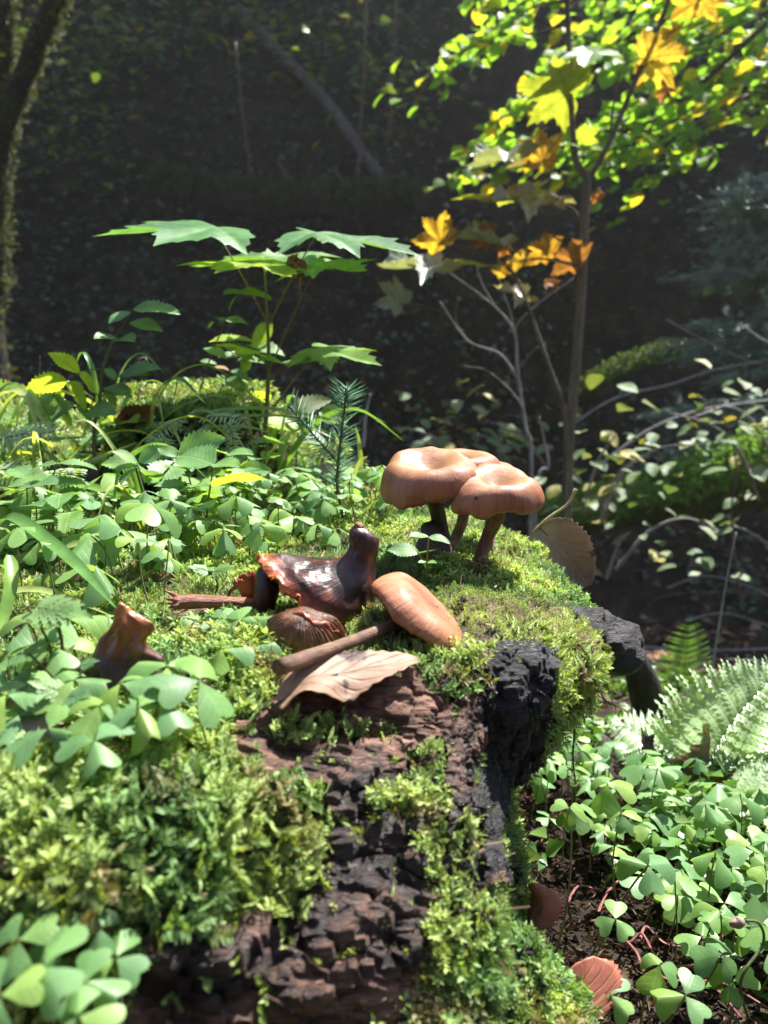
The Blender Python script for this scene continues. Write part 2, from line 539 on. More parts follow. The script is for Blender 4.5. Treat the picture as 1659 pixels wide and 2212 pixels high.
stump = thing('tree_stump', 'rotten tree stump with crumbling dark brown front, overgrown with bright green moss', 'tree stump', (-2, 34, 6))
SL = np.array([-2.0, 34, 6])
_w = mesh('stump_wood', STV - SL, STQ, M_wood)
_w.materials.append(M_char_shade)
_cu, _cv = proj(STV[STQ].mean(1))
black_shaded = in_poly(_cu + 14 * np.sin(_cv * .05), _cv, [(1040, 1450), (1090, 1395), (1215, 1400), (1190, 1530), (1180, 1650), (1090, 1710), (1075, 1880), (1020, 1930), (985, 1800), (1010, 1640)]) | ((STV[STQ[:, 0], 0] > 3.3) & (STV[STQ[:, 0], 2] < 23))  # recess faces: wood black in itself, with the shade there painted in too
_w.polygons.foreach_set('material_index', black_shaded.astype(np.int32))
ob('wood', _w, stump)

# broken stub sticking out on the right
h2 = 0.14
kx, ky, kz = np.arange(6, 12.6, h2), np.arange(30, 37, h2), np.arange(20, 27.5, h2)
X, Y, Z = np.meshgrid(kx, ky, kz, indexing='ij')
A, B = np.array([7.4, 33.2, 23.3]), np.array([10.4, 32.8, 22.9])
pa = np.stack([X, Y, Z], -1) - A; ba = B - A
t = np.clip((pa @ ba) / (ba @ ba), 0, 1)
F1 = np.linalg.norm(pa - t[..., None] * ba, axis=-1) - np.interp(t, [0, 0.6, 1], [1.3, 1.5, 1.2])
q = np.stack([X, Y, Z], -1)
F1 += -0.7 * fbm(q * 0.8, 2) + 0.36 * np.clip(0.42 - np.abs(vnoise(q * 1.9 + 5) - 0.5) * 2, -0.3, 0.42) + 0.1 * fbm(q * 4, 2)
F1[[0, -1]] = 1; F1[:, [0, -1]] = 1; F1[:, :, [0, -1]] = 1
KV, KQ = surface_nets(F1, np.array([kx[0], ky[0], kz[0]]), h2)
tagit(ob('broken_stub', mesh('stump_stub', KV - SL, KQ, M_char_shade), stump), 'black pitted stub of wood at the right rim')

# surface queries
_ins = F0 < 0
_topi = np.where(_ins.any(2), _ins.shape[2] - 1 - np.argmax(_ins[:, :, ::-1], axis=2), -1)
HT = np.where(_topi >= 0, SZ[np.clip(_topi, 0, None)] + H * 0.5, -999.0)

def surf(x, y):
    x = np.asarray(x, float); y = np.asarray(y, float)
    g = ground_h(x, y)
    i = np.round((x - SX[0]) / H).astype(int); j = np.round((y - SY[0]) / H).astype(int)
    ok = (i >= 0) & (i < len(SX)) & (j >= 0) & (j < len(SY))
    s = np.where(ok, HT[np.clip(i, 0, len(SX)-1), np.clip(j, 0, len(SY)-1)], -999.0)
    return np.maximum(g, s)

def hit(u, v, far=900.0):
    r = ray(u, v); r = r / np.linalg.norm(r)
    t = np.concatenate([np.arange(8, 90, 0.12), np.arange(90, far, 1.0)])
    p = CAM + t[:, None] * r
    g = p[:, 2] < ground_h(p[:, 0], p[:, 1])
    i = np.round((p - np.array([SX[0], SY[0], SZ[0]])) / H).astype(int)
    ok = (i >= 0).all(1) & (i < np.array(F0.shape)).all(1)
    ic = np.clip(i, 0, np.array(F0.shape) - 1)
    g |= ok & _ins[ic[:, 0], ic[:, 1], ic[:, 2]]
    k = np.argmax(g)
    return p[k] if g.any() else p[-1]

BARE_FRONT = [(560, 1540), (640, 1478), (860, 1478), (900, 1420), (1050, 1405), (1070, 1440), (1030, 1560), (1000, 1700), (985, 1830), (930, 1960),
              (900, 2080), (860, 2260), (250, 2260), (285, 2060), (430, 2010), (660, 1960), (700, 1850), (740, 1790), (690, 1700), (560, 1690), (480, 1620)]
BARE_RECESS = [(1050, 1420), (1130, 1395), (1200, 1420), (1180, 1530), (1170, 1640), (1080, 1700), (1065, 1850), (1090, 1900), (1000, 1930), (960, 1850), (1000, 1640)]
PATCHES = [[(880, 1430), (960, 1395), (1040, 1420), (1030, 1500), (960, 1520), (890, 1480)],
           [(890, 1640), (950, 1610), (975, 1680), (900, 1700)], [(780, 1730), (950, 1700), (975, 1760), (960, 1860), (935, 1950), (905, 1880), (910, 1770), (800, 1760)],
           [(580, 1990), (660, 1980), (670, 2060), (590, 2060)], [(600, 1560), (760, 1590), (880, 1560), (860, 1590), (700, 1620), (600, 1600)],
           [(985, 1780), (1015, 1750), (1030, 1880), (1000, 1960), (960, 1950)]]


# crumbling front: the bare faces are cut finer and roughened outwards
_nv = np.zeros_like(STV)
_fn = np.cross(STV[STQ[:, 2]] - STV[STQ[:, 0]], STV[STQ[:, 3]] - STV[STQ[:, 1]])
for _k in range(4): np.add.at(_nv, STQ[:, _k], _fn)
_nv /= np.linalg.norm(_nv, axis=1)[:, None] + 1e-9
_ju, _jv = _cu + 16 * fbm(STV[STQ[:, 0]] * .6, 2), _cv + 16 * fbm(STV[STQ[:, 0]] * .6 + 30, 2)
_sel = (in_poly(_ju, _jv, BARE_FRONT) | in_poly(_ju, _jv, BARE_RECESS)) & (STV[STQ[:, 0], 1] < 36)
for _pp in PATCHES: _sel &= ~in_poly(_ju, _jv, _pp)
_q = STQ[_sel]; _bk = black_shaded[_sel]
K = 4
_a, _b = np.meshgrid(np.linspace(0, 1, K + 1), np.linspace(0, 1, K + 1), indexing='ij')
_wt = np.stack([(1 - _a) * (1 - _b), _a * (1 - _b), _a * _b, (1 - _a) * _b], -1).reshape(-1, 4)
_p = np.einsum('kc,qcd->qkd', _wt, STV[_q]).reshape(-1, 3); _n = np.einsum('kc,qcd->qkd', _wt, _nv[_q]).reshape(-1, 3)
_st = np.array([1.0, 1.0, 1.7])
_w1 = fbm(_p * 0.9, 2)[:, None]
_gr = np.stack([.24 * _p[:, 0] - .12 * _p[:, 2], 1.3 * _p[:, 1], 1.0 * _p[:, 2] + .3 * _p[:, 0]], 1)      # grain runs along the face
_gv = np.stack([1.1 * _p[:, 0] + .3 * _p[:, 1], 1.0 * _p[:, 1], .35 * _p[:, 2]], 1)
_m = sstep(2.2, 3.6, _p[:, 0])[:, None]
_gq = _gr * (1 - _m) + _gv * _m
_r1 = 1 - np.abs(2 * vnoise(_gq * 1.7 + .7 * _w1) - 1); _r2 = 1 - np.abs(2 * vnoise(_gq * 3.8 + .9 * _w1 + 9) - 1); _r3 = 1 - np.abs(2 * vnoise(_gq * 8.0 + .8 * _w1 + 20) - 1)
_blk = sstep(.50, .54, vnoise(_gq * np.array([1.6, 1.2, 1.0]) + 44 + .5 * _w1)) - .6 * sstep(.60, .64, vnoise(_gq * np.array([2.2, 1.5, 1.3]) + 71))
_d = 0.02 + 0.20 * _r1 ** 1.6 + 0.13 * _r2 ** 1.4 + 0.09 * _r3 + 0.06 * np.clip(_blk, 0, 1) + .05 * vnoise(_p * 9 + 3)
_p = _p + _n * _d[:, None]
_g = np.arange((K + 1) ** 2).reshape(K + 1, K + 1)
_c = np.stack([_g[:-1, :-1], _g[1:, :-1], _g[1:, 1:], _g[:-1, 1:]], -1).reshape(-1, 4)
_F = (_c[None] + (np.arange(len(_q)) * (K + 1) ** 2)[:, None, None]).reshape(-1, 4)
# weld the seams so that shading is continuous
_key = np.round(_p * 500).astype(np.int64)
_u, _inv = np.unique(_key, axis=0, return_inverse=True)
_inv = _inv.ravel()
_pv = np.zeros((len(_u), 3)); _pv[_inv] = _p
_w = mesh('crumbling_face', _pv - SL, _inv[_F], M_wood)
_w.materials.append(M_char_shade)
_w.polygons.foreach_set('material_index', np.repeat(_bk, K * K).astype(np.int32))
tagit(ob('crumbling_face', _w, stump), 'crumbling red-brown and black front of the stump')
# ------------------------------------------------------------------ moss: thousands of small leafy shoots on stump and bank
def tri_normals(V, Q):
    n = np.cross(V[Q[:, 2]] - V[Q[:, 0]], V[Q[:, 3]] - V[Q[:, 1]])
    a = np.linalg.norm(n, axis=1)
    return n / (a[:, None] + 1e-9), a * 0.5

def shoot_proto(kind, nl, seed):
    """unit shoot growing along +z, tip at 1; leaves are folded diamonds; returns V (n,3), tris, tone (n)"""
    r = np.random.default_rng(seed)
    V, T, C = [], [], []
    bend = r.uniform(0.15, 0.45)
    def axis(t): return np.array([bend * t * t, 0, t])
    for k in range(3):
        p = axis(k / 2) ; w = 0.025
        V += [p + [0, w, 0], p - [0, w, 0]]; C += [0.55, 0.55]
    T += [(0, 1, 3), (0, 3, 2), (2, 3, 5), (2, 5, 4)]
    for k in range(nl):
        t = 0.12 + 0.88 * (k + 0.5) / nl
        p = axis(t)
        if kind == 'feather':
            ang = (0 if k % 2 else math.pi) + math.pi / 2 + r.uniform(-0.25, 0.25); L = 0.46 * (1.15 - 0.75 * t); el = 0.65
        elif kind == 'star':
            ang = k * 2.4; L = 0.30 + 0.22 * t; el = 0.25 + 0.7 * t * t
        else:
            ang = k * 2.4 + r.uniform(-0.3, 0.3); L = 0.24; el = 0.8
        el += r.uniform(-0.2, 0.2)
        d = np.array([math.cos(ang) * math.cos(el), math.sin(ang) * math.cos(el), math.sin(el)])
        sd = unit(np.cross(d, [0.02, 0.05, 1])); nn = np.cross(sd, d)
        w = L * {'feather': 0.14, 'star': 0.20, 'fine': 0.16}[kind]
        o = len(V)
        m = p + d * L * 0.5 - nn * L * 0.08
        V += [p, m + sd * w + nn * w * 0.7, p + d * L - nn * L * 0.12, m - sd * w + nn * w * 0.7]
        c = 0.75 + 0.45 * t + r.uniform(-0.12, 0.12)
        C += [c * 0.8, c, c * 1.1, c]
        T += [(o, o + 1, o + 2), (o, o + 2, o + 3)]
    return np.array(V), np.array(T), np.array(C)

PRO = {'feather': [shoot_proto('feather', 24, 11), shoot_proto('feather', 22, 12), shoot_proto('feather', 26, 15)],
       'star': [shoot_proto('star', 17, 13), shoot_proto('star', 15, 14)],
       'fine': [shoot_proto('fine', 11, 16), shoot_proto('fine', 9, 17)]}

def bake_shoots(pts, dirs, size, col, kinds):
    """returns V, T, C"""
    Vs, Ts, Cs, o = [], [], [], 0
    n = len(pts)
    pick = RNG.integers(0, 1000, n)
    spin = RNG.uniform(0, 2 * math.pi, n)
    for kname in PRO:
        for q, (v, t, c) in enumerate(PRO[kname]):
            m = np.array([(kinds[i] == kname) for i in range(n)]) & (pick % len(PRO[kname]) == q)
            if not m.any(): continue
            z = dirs[m] / np.linalg.norm(dirs[m], axis=1)[:, None]
            ref = np.where(np.abs(z[:, 2:3]) < 0.9, np.array([[0, 0, 1.0]]), np.array([[1.0, 0, 0]]))
            x = np.cross(ref, z); x /= np.linalg.norm(x, axis=1)[:, None]; y = np.cross(z, x)
            cs, sn = np.cos(spin[m])[:, None], np.sin(spin[m])[:, None]
            x, y = x * cs + y * sn, y * cs - x * sn
            s = size[m][:, None, None]
            W = pts[m][:, None, :] + s * (v[None, :, 0:1] * x[:, None] + v[None, :, 1:2] * y[:, None] + v[None, :, 2:3] * z[:, None])
            k = len(W)
            Vs.append(W.reshape(-1, 3))
            Ts.append((t[None] + (np.arange(k) * len(v))[:, None, None] + o).reshape(-1, 3))
            Cs.append((col[m][:, None, :] * c[None, :, None]).reshape(-1, 3))
            o += k * len(v)
    return np.concatenate(Vs), np.concatenate(Ts), np.concatenate(Cs)

M_moss = attr_leaf_mat('moss', 0.38, 0.5, 0.35, (1.2, 1.15, 0.4))

def moss_on(V, Q, density, keep):
    nrm, area = tri_normals(V, Q)
    cen = V[Q].mean(1)
    w = area * density(cen, nrm)
    tot = int(w.sum())
    f = RNG.choice(len(Q), tot, p=w / w.sum())
    a, b = RNG.random((2, tot, 1))
    p = (V[Q[f, 0]] * (1 - a) + V[Q[f, 1]] * a) * (1 - b) + (V[Q[f, 3]] * (1 - a) + V[Q[f, 2]] * a) * b
    n = nrm[f]
    m = keep(p, n)
    return p[m], n[m]

def moss_cols(p, tone=1.0):
    n1 = fbm(p * 0.33, 2); n2 = RNG.random(len(p)); n3 = fbm(p * 0.9 + 40, 2)
    yel = np.array([0.42, 0.51, 0.16]); grn = np.array([0.22, 0.38, 0.13]); brn = np.array([0.22, 0.165, 0.075]); dk = np.array([0.10, 0.19, 0.065])
    w = np.clip(0.55 + 1.1 * n1 + 0.5 * (n2 - 0.5), 0, 1)[:, None]
    c = yel * w + grn * (1 - w)
    b = (sstep(0.18, 0.45, n3) * 0.85)[:, None]
    c = c * (1 - b) + brn * b
    d = (sstep(0.2, 0.6, -n1) * 0.5)[:, None]
    return (c * (1 - d) + dk * d) * tone

def dens_stump(c, n):
    u, v = proj(c)
    d = np.full(len(c), 46.0)
    bare = in_poly(u, v, BARE_FRONT) | in_poly(u, v, BARE_RECESS)
    for q in PATCHES: bare &= ~in_poly(u, v, q)
    d[bare] = 1.6
    d *= np.where(n[:, 2] < -0.25, 0.15, 1)
    d *= np.clip(1.25 + 1.5 * fbm(c * 0.5 + 7, 2), 0.15, 1.3)
    d[(c[:, 1] > 44)] *= 0.4
    d *= 1 - .35 * sstep(2, -4, c[:, 0]) * sstep(25, 22, c[:, 1])
    vis = (u > -60) & (u < 1720) & (v < 2270)
    return d * np.where(vis, 1, np.where(n[:, 2] > .2, 0.3, .1))

mp, mn = moss_on(STV, STQ, dens_stump, lambda p, n: p[:, 2] > 5)
front = (mp[:, 1] < 27)
dirs = mn + np.array([0, -0.1, 0.55]) + RNG.normal(0, 0.42, mp.shape)
# on steep faces the shoots hang and droop
steep = sstep(0.5, 0.0, mn[:, 2])[:, None]
dirs = dirs + steep * np.array([0, -0.2, -0.55])
size = (.25 + .42 * RNG.random(len(mp)) ** 1.6) * np.where(front, 1.0, 0.95)
kn = fbm(mp * 0.28 + 3, 2) + 0.35 * (RNG.random(len(mp)) - 0.5)
nearleft = sstep(2, -4, mp[:, 0]) * sstep(25, 22, mp[:, 1])
kinds = np.where(kn + 0.1 * nearleft > 0.16, 'star', np.where(kn + 0.5 * nearleft > -0.2, 'feather', 'fine'))
size *= np.where(kinds == 'fine', 0.75, 1.0) * (1 + np.where(kinds == 'feather', .75, .05) * nearleft)
print('moss shoots', len(mp))
mc = moss_cols(mp)
_mu, _mv = proj(mp)
_out = (in_poly(_mu, _mv, BARE_FRONT) | in_poly(_mu, _mv, BARE_RECESS))[:, None] * .12
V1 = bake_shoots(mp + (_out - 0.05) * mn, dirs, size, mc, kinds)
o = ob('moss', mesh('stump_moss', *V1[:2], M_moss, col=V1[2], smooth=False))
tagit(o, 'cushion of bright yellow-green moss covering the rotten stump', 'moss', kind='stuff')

# bank
bx, by = np.meshgrid(np.arange(-62, 6.1, 0.8), np.arange(36, 98, 0.8), indexing='ij')
BV = np.stack([bx, by, ground_h(bx, by)], -1).reshape(-1, 3)
n2_ = bx.shape[1]
I, J = np.meshgrid(np.arange(bx.shape[0] - 1), np.arange(n2_ - 1), indexing='ij')
a = (I * n2_ + J)
BQ = np.stack([a, a + n2_, a + n2_ + 1, a + 1], -1).reshape(-1, 4)
def dens_bank(c, n):
    u, v = proj(c)
    d = np.where(c[:, 2] > 20, 7.0, 0.3) * np.clip(0.9 + 1.6 * fbm(c * 0.12 + 3, 2), 0.05, 1.4)
    d = d * np.where(n[:, 2] < .72, .25, 1) * np.where(c[:, 2] < 22.6, .35, 1)
    return d * (u < 1400) * np.where(u > -80, 1, .3) * np.where(c[:, 1] > 52, 0.8, 1) * np.where(surf(c[:, 0], c[:, 1]) > c[:, 2] + 0.3, 0, 1)
bp, bn = moss_on(BV, BQ, dens_bank, lambda p, n: p[:, 2] > 5)
kb = fbm(bp * 0.2 + 9, 2)
V2 = bake_shoots(bp - 0.1 * bn, bn + np.array([0, -0.1, 0.4]) + RNG.normal(0, 0.45, bp.shape), RNG.uniform(0.6, 1.3, len(bp)), moss_cols(bp, 0.85),
                 np.where(kb > 0.1, 'star', 'feather'))
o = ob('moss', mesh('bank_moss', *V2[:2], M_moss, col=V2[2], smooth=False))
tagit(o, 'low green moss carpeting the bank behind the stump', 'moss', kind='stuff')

# bits caught in the moss: dead needles, bark crumbs, spore stalks
m_ = 1500
ii = RNG.integers(0, len(mp), m_)
q = mp[ii] + mn[ii] * RNG.uniform(.15, .5, (m_, 1))
a_ = RNG.uniform(0, 6.283, m_); L_ = RNG.uniform(.15, .75, m_)
dv = np.stack([np.cos(a_), np.sin(a_), RNG.normal(0, .35, m_)], 1) * L_[:, None]
wv = np.stack([-np.sin(a_), np.cos(a_), 0 * a_], 1) * RNG.uniform(.015, .045, (m_, 1))
V_ = np.stack([q - wv, q + wv, q + dv + wv * .6, q + dv - wv * .6], 1) + np.array([0, 0, .02])
V_[:, 1:3, 2] += .03
o_ = (np.arange(m_) * 4)[:, None]
cb = np.array([(.20, .11, .05), (.10, .06, .035), (.30, .2, .1), (.05, .035, .03)])[RNG.integers(0, 4, m_)]
o = ob('moss_debris', mesh('moss_debris', V_.reshape(-1, 3), o_ + np.arange(4), attr_leaf_mat('debris', .05, .8, .2), col=np.repeat(cb, 4, axis=0), smooth=False))
tagit(o, 'brown dead needles and crumbs caught in the moss on the stump', 'debris', kind='stuff')
# ------------------------------------------------------------------ mushrooms
def cap_mat(name, c_rim, c_top, c_mid, rough=0.5, coat=0.14, stops=None, stri=0.5, spots=(0.03, 0.012, 0.01), sss=0.12):
    m, nt = new_mat(name)
    tc = nt.nodes.new('ShaderNodeTexCoord')
    uv = N(nt, 'ShaderNodeSeparateXYZ'); nt.links.new(tc.outputs['UV'], uv.inputs[0])
    n1 = noise_(nt, tc.outputs['Object'], 90.0, 6.0, 0.68)
    n2 = noise_(nt, tc.outputs['Object'], 420.0, 3.0, 0.6)
    v = math_(nt, 'ADD', uv.outputs['Y'], math_(nt, 'MULTIPLY', math_(nt, 'SUBTRACT', n1, 0.5), 0.35))
    col = ramp(nt, v, stops or [(0.05, c_mid), (0.3, c_top), (0.62, c_rim), (0.95, tuple(x * 0.8 for x in c_rim))])
    # radial streaks towards the rim
    mp = N(nt, 'ShaderNodeMapping'); nt.links.new(tc.outputs['UV'], mp.inputs['Vector']); mp.inputs['Scale'].default_value = (95, 2.0, 1)
    st = noise_(nt, mp.outputs[0], 1.0, 3.0, 0.6)
    fac = math_(nt, 'MULTIPLY', smooth_(nt, uv.outputs['Y'], 0.35, 0.75), stri)
    dark = mixc(nt, 1.0, col, (0.62, 0.55, 0.5), 'MULTIPLY')
    col = mixc(nt, math_(nt, 'MULTIPLY', smooth_(nt, st, 0.45, 0.7), fac), col, dark)
    lt = math_(nt, 'MULTIPLY', smooth_(nt, st, 0.52, 0.3), math_(nt, 'MULTIPLY', fac, 0.5))
    col = mixc(nt, lt, col, mixc(nt, 1.0, col, (1.35, 1.4, 1.45), 'MULTIPLY'))
    sp = noise_(nt, tc.outputs['Object'], 130.0, 2.0, 0.5)
    col = mixc(nt, smooth_(nt, sp, 0.745, 0.78), col, spots)
    col = mixc(nt, math_(nt, 'MULTIPLY', smooth_(nt, n1, 0.52, 0.68), 0.6), col, tuple(x * f for x, f in zip(c_rim, (.62, .40, .40))))
    p = N(nt, 'ShaderNodeBsdfPrincipled', Roughness=rough)
    rv = N(nt, 'ShaderNodeMapRange', Value=noise_(nt, tc.outputs['Object'], 55.0, 5.0, 0.65)); rv.inputs[1].default_value = .35; rv.inputs[2].default_value = .65
    rv.inputs[3].default_value = rough * .62; rv.inputs[4].default_value = min(.9, rough * 1.55)
    nt.links.new(rv.outputs[0], p.inputs['Roughness'])
    p.inputs['Specular IOR Level'].default_value = 0.45
    p.inputs['Coat Weight'].default_value = coat; p.inputs['Coat Roughness'].default_value = 0.22
    p.inputs['Subsurface Weight'].default_value = sss
    p.inputs['Subsurface Radius'].default_value = (0.006, 0.0025, 0.001)
    p.inputs['Subsurface Scale'].default_value = 0.5
    nt.links.new(col, p.inputs['Base Color'])
    b = N(nt, 'ShaderNodeBump', Strength=0.55, Distance=0.001)
    nt.links.new(math_(nt, 'ADD', math_(nt, 'MULTIPLY', st, fac), math_(nt, 'MULTIPLY', n2, 0.35)), b.inputs['Height'])
    nt.links.new(b.outputs[0], p.inputs['Normal'])
    out(nt, p.outputs[0])
    return m

def stem_mat(name, stops, rough=0.6):
    m, nt = new_mat(name)
    tc = nt.nodes.new('ShaderNodeTexCoord')
    mp = N(nt, 'ShaderNodeMapping'); nt.links.new(tc.outputs['UV'], mp.inputs['Vector']); mp.inputs['Scale'].default_value = (14, 2.5, 1)
    n1 = noise_(nt, mp.outputs[0], 1.0, 6.0, 0.7, dist=0.4)
    n2 = noise_(nt, tc.outputs['Object'], 160.0, 5.0, 0.7)
    col = ramp(nt, math_(nt, 'ADD', math_(nt, 'MULTIPLY', n1, 0.6), math_(nt, 'MULTIPLY', n2, 0.4)), stops)
    p = N(nt, 'ShaderNodeBsdfPrincipled', Roughness=rough)
    nt.links.new(col, p.inputs['Base Color'])
    b = N(nt, 'ShaderNodeBump', Strength=0.7, Distance=0.0015)
    nt.links.new(math_(nt, 'ADD', n1, n2), b.inputs['Height']); nt.links.new(b.outputs[0], p.inputs['Normal'])
    out(nt, p.outputs[0])
    return m

M_cap = cap_mat('fresh_cap', (0.30, 0.115, 0.056), (0.40, 0.195, 0.095), (0.27, 0.12, 0.055), stri=.7)
M_capo = cap_mat('fallen_cap', (0.42, 0.165, 0.08), (0.37, 0.145, 0.075), (0.22, 0.085, 0.05), stri=.9, rough=0.52)
M_rot = cap_mat('rotten_cap', (0.06, 0.017, 0.011), (0.032, 0.014, 0.013), (0.04, 0.015, 0.012), rough=0.44, coat=0.12, stri=0.4, sss=0.0)
M_rotr = cap_mat('red_brown_flesh', (0.36, 0.075, 0.022), (0.26, 0.055, 0.02), (0.09, 0.024, 0.013), rough=0.34, coat=0.3, stri=0.9, sss=0.1)
M_gill = stem_mat('gills', [(0.35, (0.05, 0.02, 0.012)), (0.6, (0.16, 0.07, 0.035))], 0.7)
M_big = cap_mat('inside_out_cap', (0.4, 0.1, 0.03), (0.032, 0.014, 0.013), (0.04, 0.015, 0.012), rough=0.40, coat=0.15, stri=0.9, sss=0.0,
                stops=[(0.0, (.05, .018, .012)), (.5, (.030, .013, .012)), (.74, (.055, .018, .012)), (.86, (.22, .05, .02)), (.97, (.50, .13, .035))])
M_tent = cap_mat('collapsed_cap', (0.035, 0.014, 0.011), (0.30, 0.085, 0.025), (0.45, 0.17, 0.05), rough=0.34, coat=0.3, stri=0.5, sss=0.0)
M_rgill = stem_mat('wet_red_gills', [(0.35, (0.035, 0.014, 0.008)), (0.52, (0.14, 0.055, 0.022)), (0.66, (0.32, 0.16, 0.07))], 0.35)
M_stem = stem_mat('stem_skin', [(0.36, (0.045, 0.020, 0.011)), (0.52, (0.16, 0.075, 0.04)), (0.66, (0.32, 0.19, 0.11))])
M_stemd = stem_mat('stem_dark', [(0.36, (0.012, 0.007, 0.006)), (0.55, (0.045, 0.022, 0.014)), (0.7, (0.12, 0.06, 0.035))], 0.45)
M_stemr = stem_mat('stem_red', [(0.36, (0.09, 0.028, 0.016)), (0.53, (0.26, 0.08, 0.038)), (0.66, (0.46, 0.20, 0.09))], 0.38)

def lathe(prof, na, R, wob=None, seed=0):
    """prof: (r, z) in units of R from the top centre to the rim; wob(phi, s, r, z) -> (r, z, dx, dy)"""
    prof = np.asarray(prof, float)
    s = np.linspace(0, 1, len(prof))
    ss = np.linspace(0, 1, 26)
    k = spline(np.c_[prof, np.zeros(len(prof))], 26)
    V, UV = [], []
    ph = np.arange(na) * 2 * math.pi / na
    for i in range(len(ss)):
        r = np.full(na, max(k[i, 0], 1e-3)) ; z = np.full(na, k[i, 1])
        dx = dy = np.zeros(na)
        if wob: r, z, dx, dy = wob(ph, ss[i], r, z)
        V.append(np.stack([R * (r * np.cos(ph) + dx), R * (r * np.sin(ph) + dy), R * z], 1))
        UV.append(np.stack([ph / (2 * math.pi), np.full(na, ss[i])], 1))
    V = np.concatenate(V); UV = np.concatenate(UV)
    i, j = np.meshgrid(np.arange(25), np.arange(na), indexing='ij')
    a = i * na + j; b = i * na + (j + 1) % na
    F = np.stack([a, a + na, b + na, b], -1).reshape(-1, 4)
    return V, [F], UV

def gills(R, r0, r1, z0, z1, n, wob=None):
    """a pleated ring under the cap"""
    na = n * 2
    ph = np.arange(na) * 2 * math.pi / na
    V, UV = [], []
    for s in np.linspace(0, 1, 6):
        r = np.full(na, r0 + (r1 - r0) * s)
        z = z0 + (z1 - z0) * s ** 1.4 + np.where(np.arange(na) % 2 == 0, 0.05, -0.05) * (0.3 + 0.7 * math.sin(math.pi * min(1, s + 0.1)))
        dx = dy = np.zeros(na)
        if wob: r, z, dx, dy = wob(ph, 0.9, r, z)
        V.append(np.stack([R * (r * np.cos(ph) + dx), R * (r * np.sin(ph) + dy), R * z], 1)); UV.append(np.stack([ph / 6.283, np.full(na, s)], 1))
    i, j = np.meshgrid(np.arange(5), np.arange(na), indexing='ij')
    a = i * na + j; b = i * na + (j + 1) % na
    return np.concatenate(V), [np.stack([a, b, b + na, a + na], -1).reshape(-1, 4)], np.concatenate(UV)

def rot_to(n, spin=0.0):
    q = Vector(unit(n)).to_track_quat('Z', 'Y').to_matrix().to_4x4()
    return q @ Matrix.Rotation(spin, 4, 'Z')

PROF = [(0, .07), (.12, .085), (.28, .19), (.46, .31), (.64, .36), (.8, .31), (.92, .18), (.985, .02), (1.0, -.09), (.98, -.19), (.93, -.24)]
def wobble(seed, dent=0.10, lob=0.05, tear=0.02):
    r_ = np.random.default_rng(seed)
    a = r_.uniform(0, 6.28, 6)
    def f(ph, s, r, z):
        g = sstep(0.1, 0.8, s)
        rr = r * (1 + g * (lob * np.sin(2 * ph + a[0]) + lob * 0.7 * np.sin(3 * ph + a[1]) + 0.018 * np.sin(7 * ph + a[2])))
        zz = z + 0.9 * dent * np.minimum(r, 1) ** 2 * fbm(np.stack([r * np.cos(ph) * 2.2 + a[0], r * np.sin(ph) * 2.2 + a[1], 0 * ph + a[2]], -1), 2) * 2 + g * dent * (np.sin(ph + a[3]) * 0.6 + np.sin(2 * ph + a[4])) * np.minimum(r, 1) + tear * sstep(0.85, 1, s) * (np.sin(23 * ph) * np.sin(9 * ph + a[5]))
        return rr, zz, 0 * ph, 0 * ph
    return f

def mushroom(name, label, C, axis, R, base, stem_pts, stem_r, seed, mats, prof=PROF, group='upright mushrooms', dent=0.1, lob=0.05, flat=1.0, spin=0.0, gz=-0.19, tear=.02):
    """C: centre of the cap at rim height, base: where the stem meets the moss"""
    t = thing(name, label, 'mushroom', base, group)
    base = np.asarray(base, float)
    w = wobble(seed, dent, lob, tear)
    M = rot_to(axis, spin); M.translation = Vector(np.asarray(C) - base)
    pr = [(r, z * flat) for r, z in prof]
    V, F, UV = lathe(pr, 96, R, w)
    V = V + 0.03 * fbm(V * 1.5 + seed, 3)[:, None] * np.array([0.5, 0.5, 1])
    c = ob('cap', mesh('cap', V, F, mats[0], UV), t, M)
    V, F, UV = gills(R, 0.93, 0.12, gz * flat - 0.02, -0.02, 44, w)
    ob('gills', mesh('gills', V, F, mats[1], UV), t, M)
    pts = spline([np.asarray(p) - base for p in stem_pts], 24)
    V, F, UV = tube(pts, stem_r, 14)
    d = fbm(V * 2.2 + seed, 2)
    V = V + 0.07 * d[:, None] * np.array([1, 1, 0.2])
    ob('stem', mesh('stem', V, F, mats[2], UV), t)
    return t

up = np.array([0, 0, 1.0])
b = hit(968, 1248) - [0, 0, .3]
mushroom('mushroom', 'tan mushroom with the widest wavy cap in the upright cluster', P(930, 1030, 38.0), (-.05, -.15, 1), 2.55, b,
         [b, P(958, 1160, 38.2), P(938, 1080, 38.0), P(932, 1048, 38)], [.30, .34, .40, .40], 21, (M_cap, M_gill, M_stemd), dent=.10, spin=0.5, flat=.95)
b = hit(962, 1252) - [0, 0, .3]
mushroom('mushroom', 'tan mushroom cap peeking out behind the widest cap of the cluster', P(988, 1012, 41.2), (.05, -.08, 1), 2.2, b,
         [b, P(978, 1180, 40), P(1002, 1110, 40.5), P(995, 1020, 41.2)], [.26, .28, .3, .3], 33, (M_cap, M_gill, M_stem), dent=.06)
b = hit(1055, 1205) - [0, 0, .4]
mushroom('mushroom', 'small tan mushroom cap at the back of the cluster, behind the right cap', P(1055, 1022, 42.5), (.1, -.05, 1), 1.55, b,
         [b, P(1060, 1120, 42.6), P(1055, 1030, 42.5)], [.3, .3, .3], 45, (M_cap, M_gill, M_stem), dent=.03)
b = hit(1028, 1240) - [0, 0, .4]
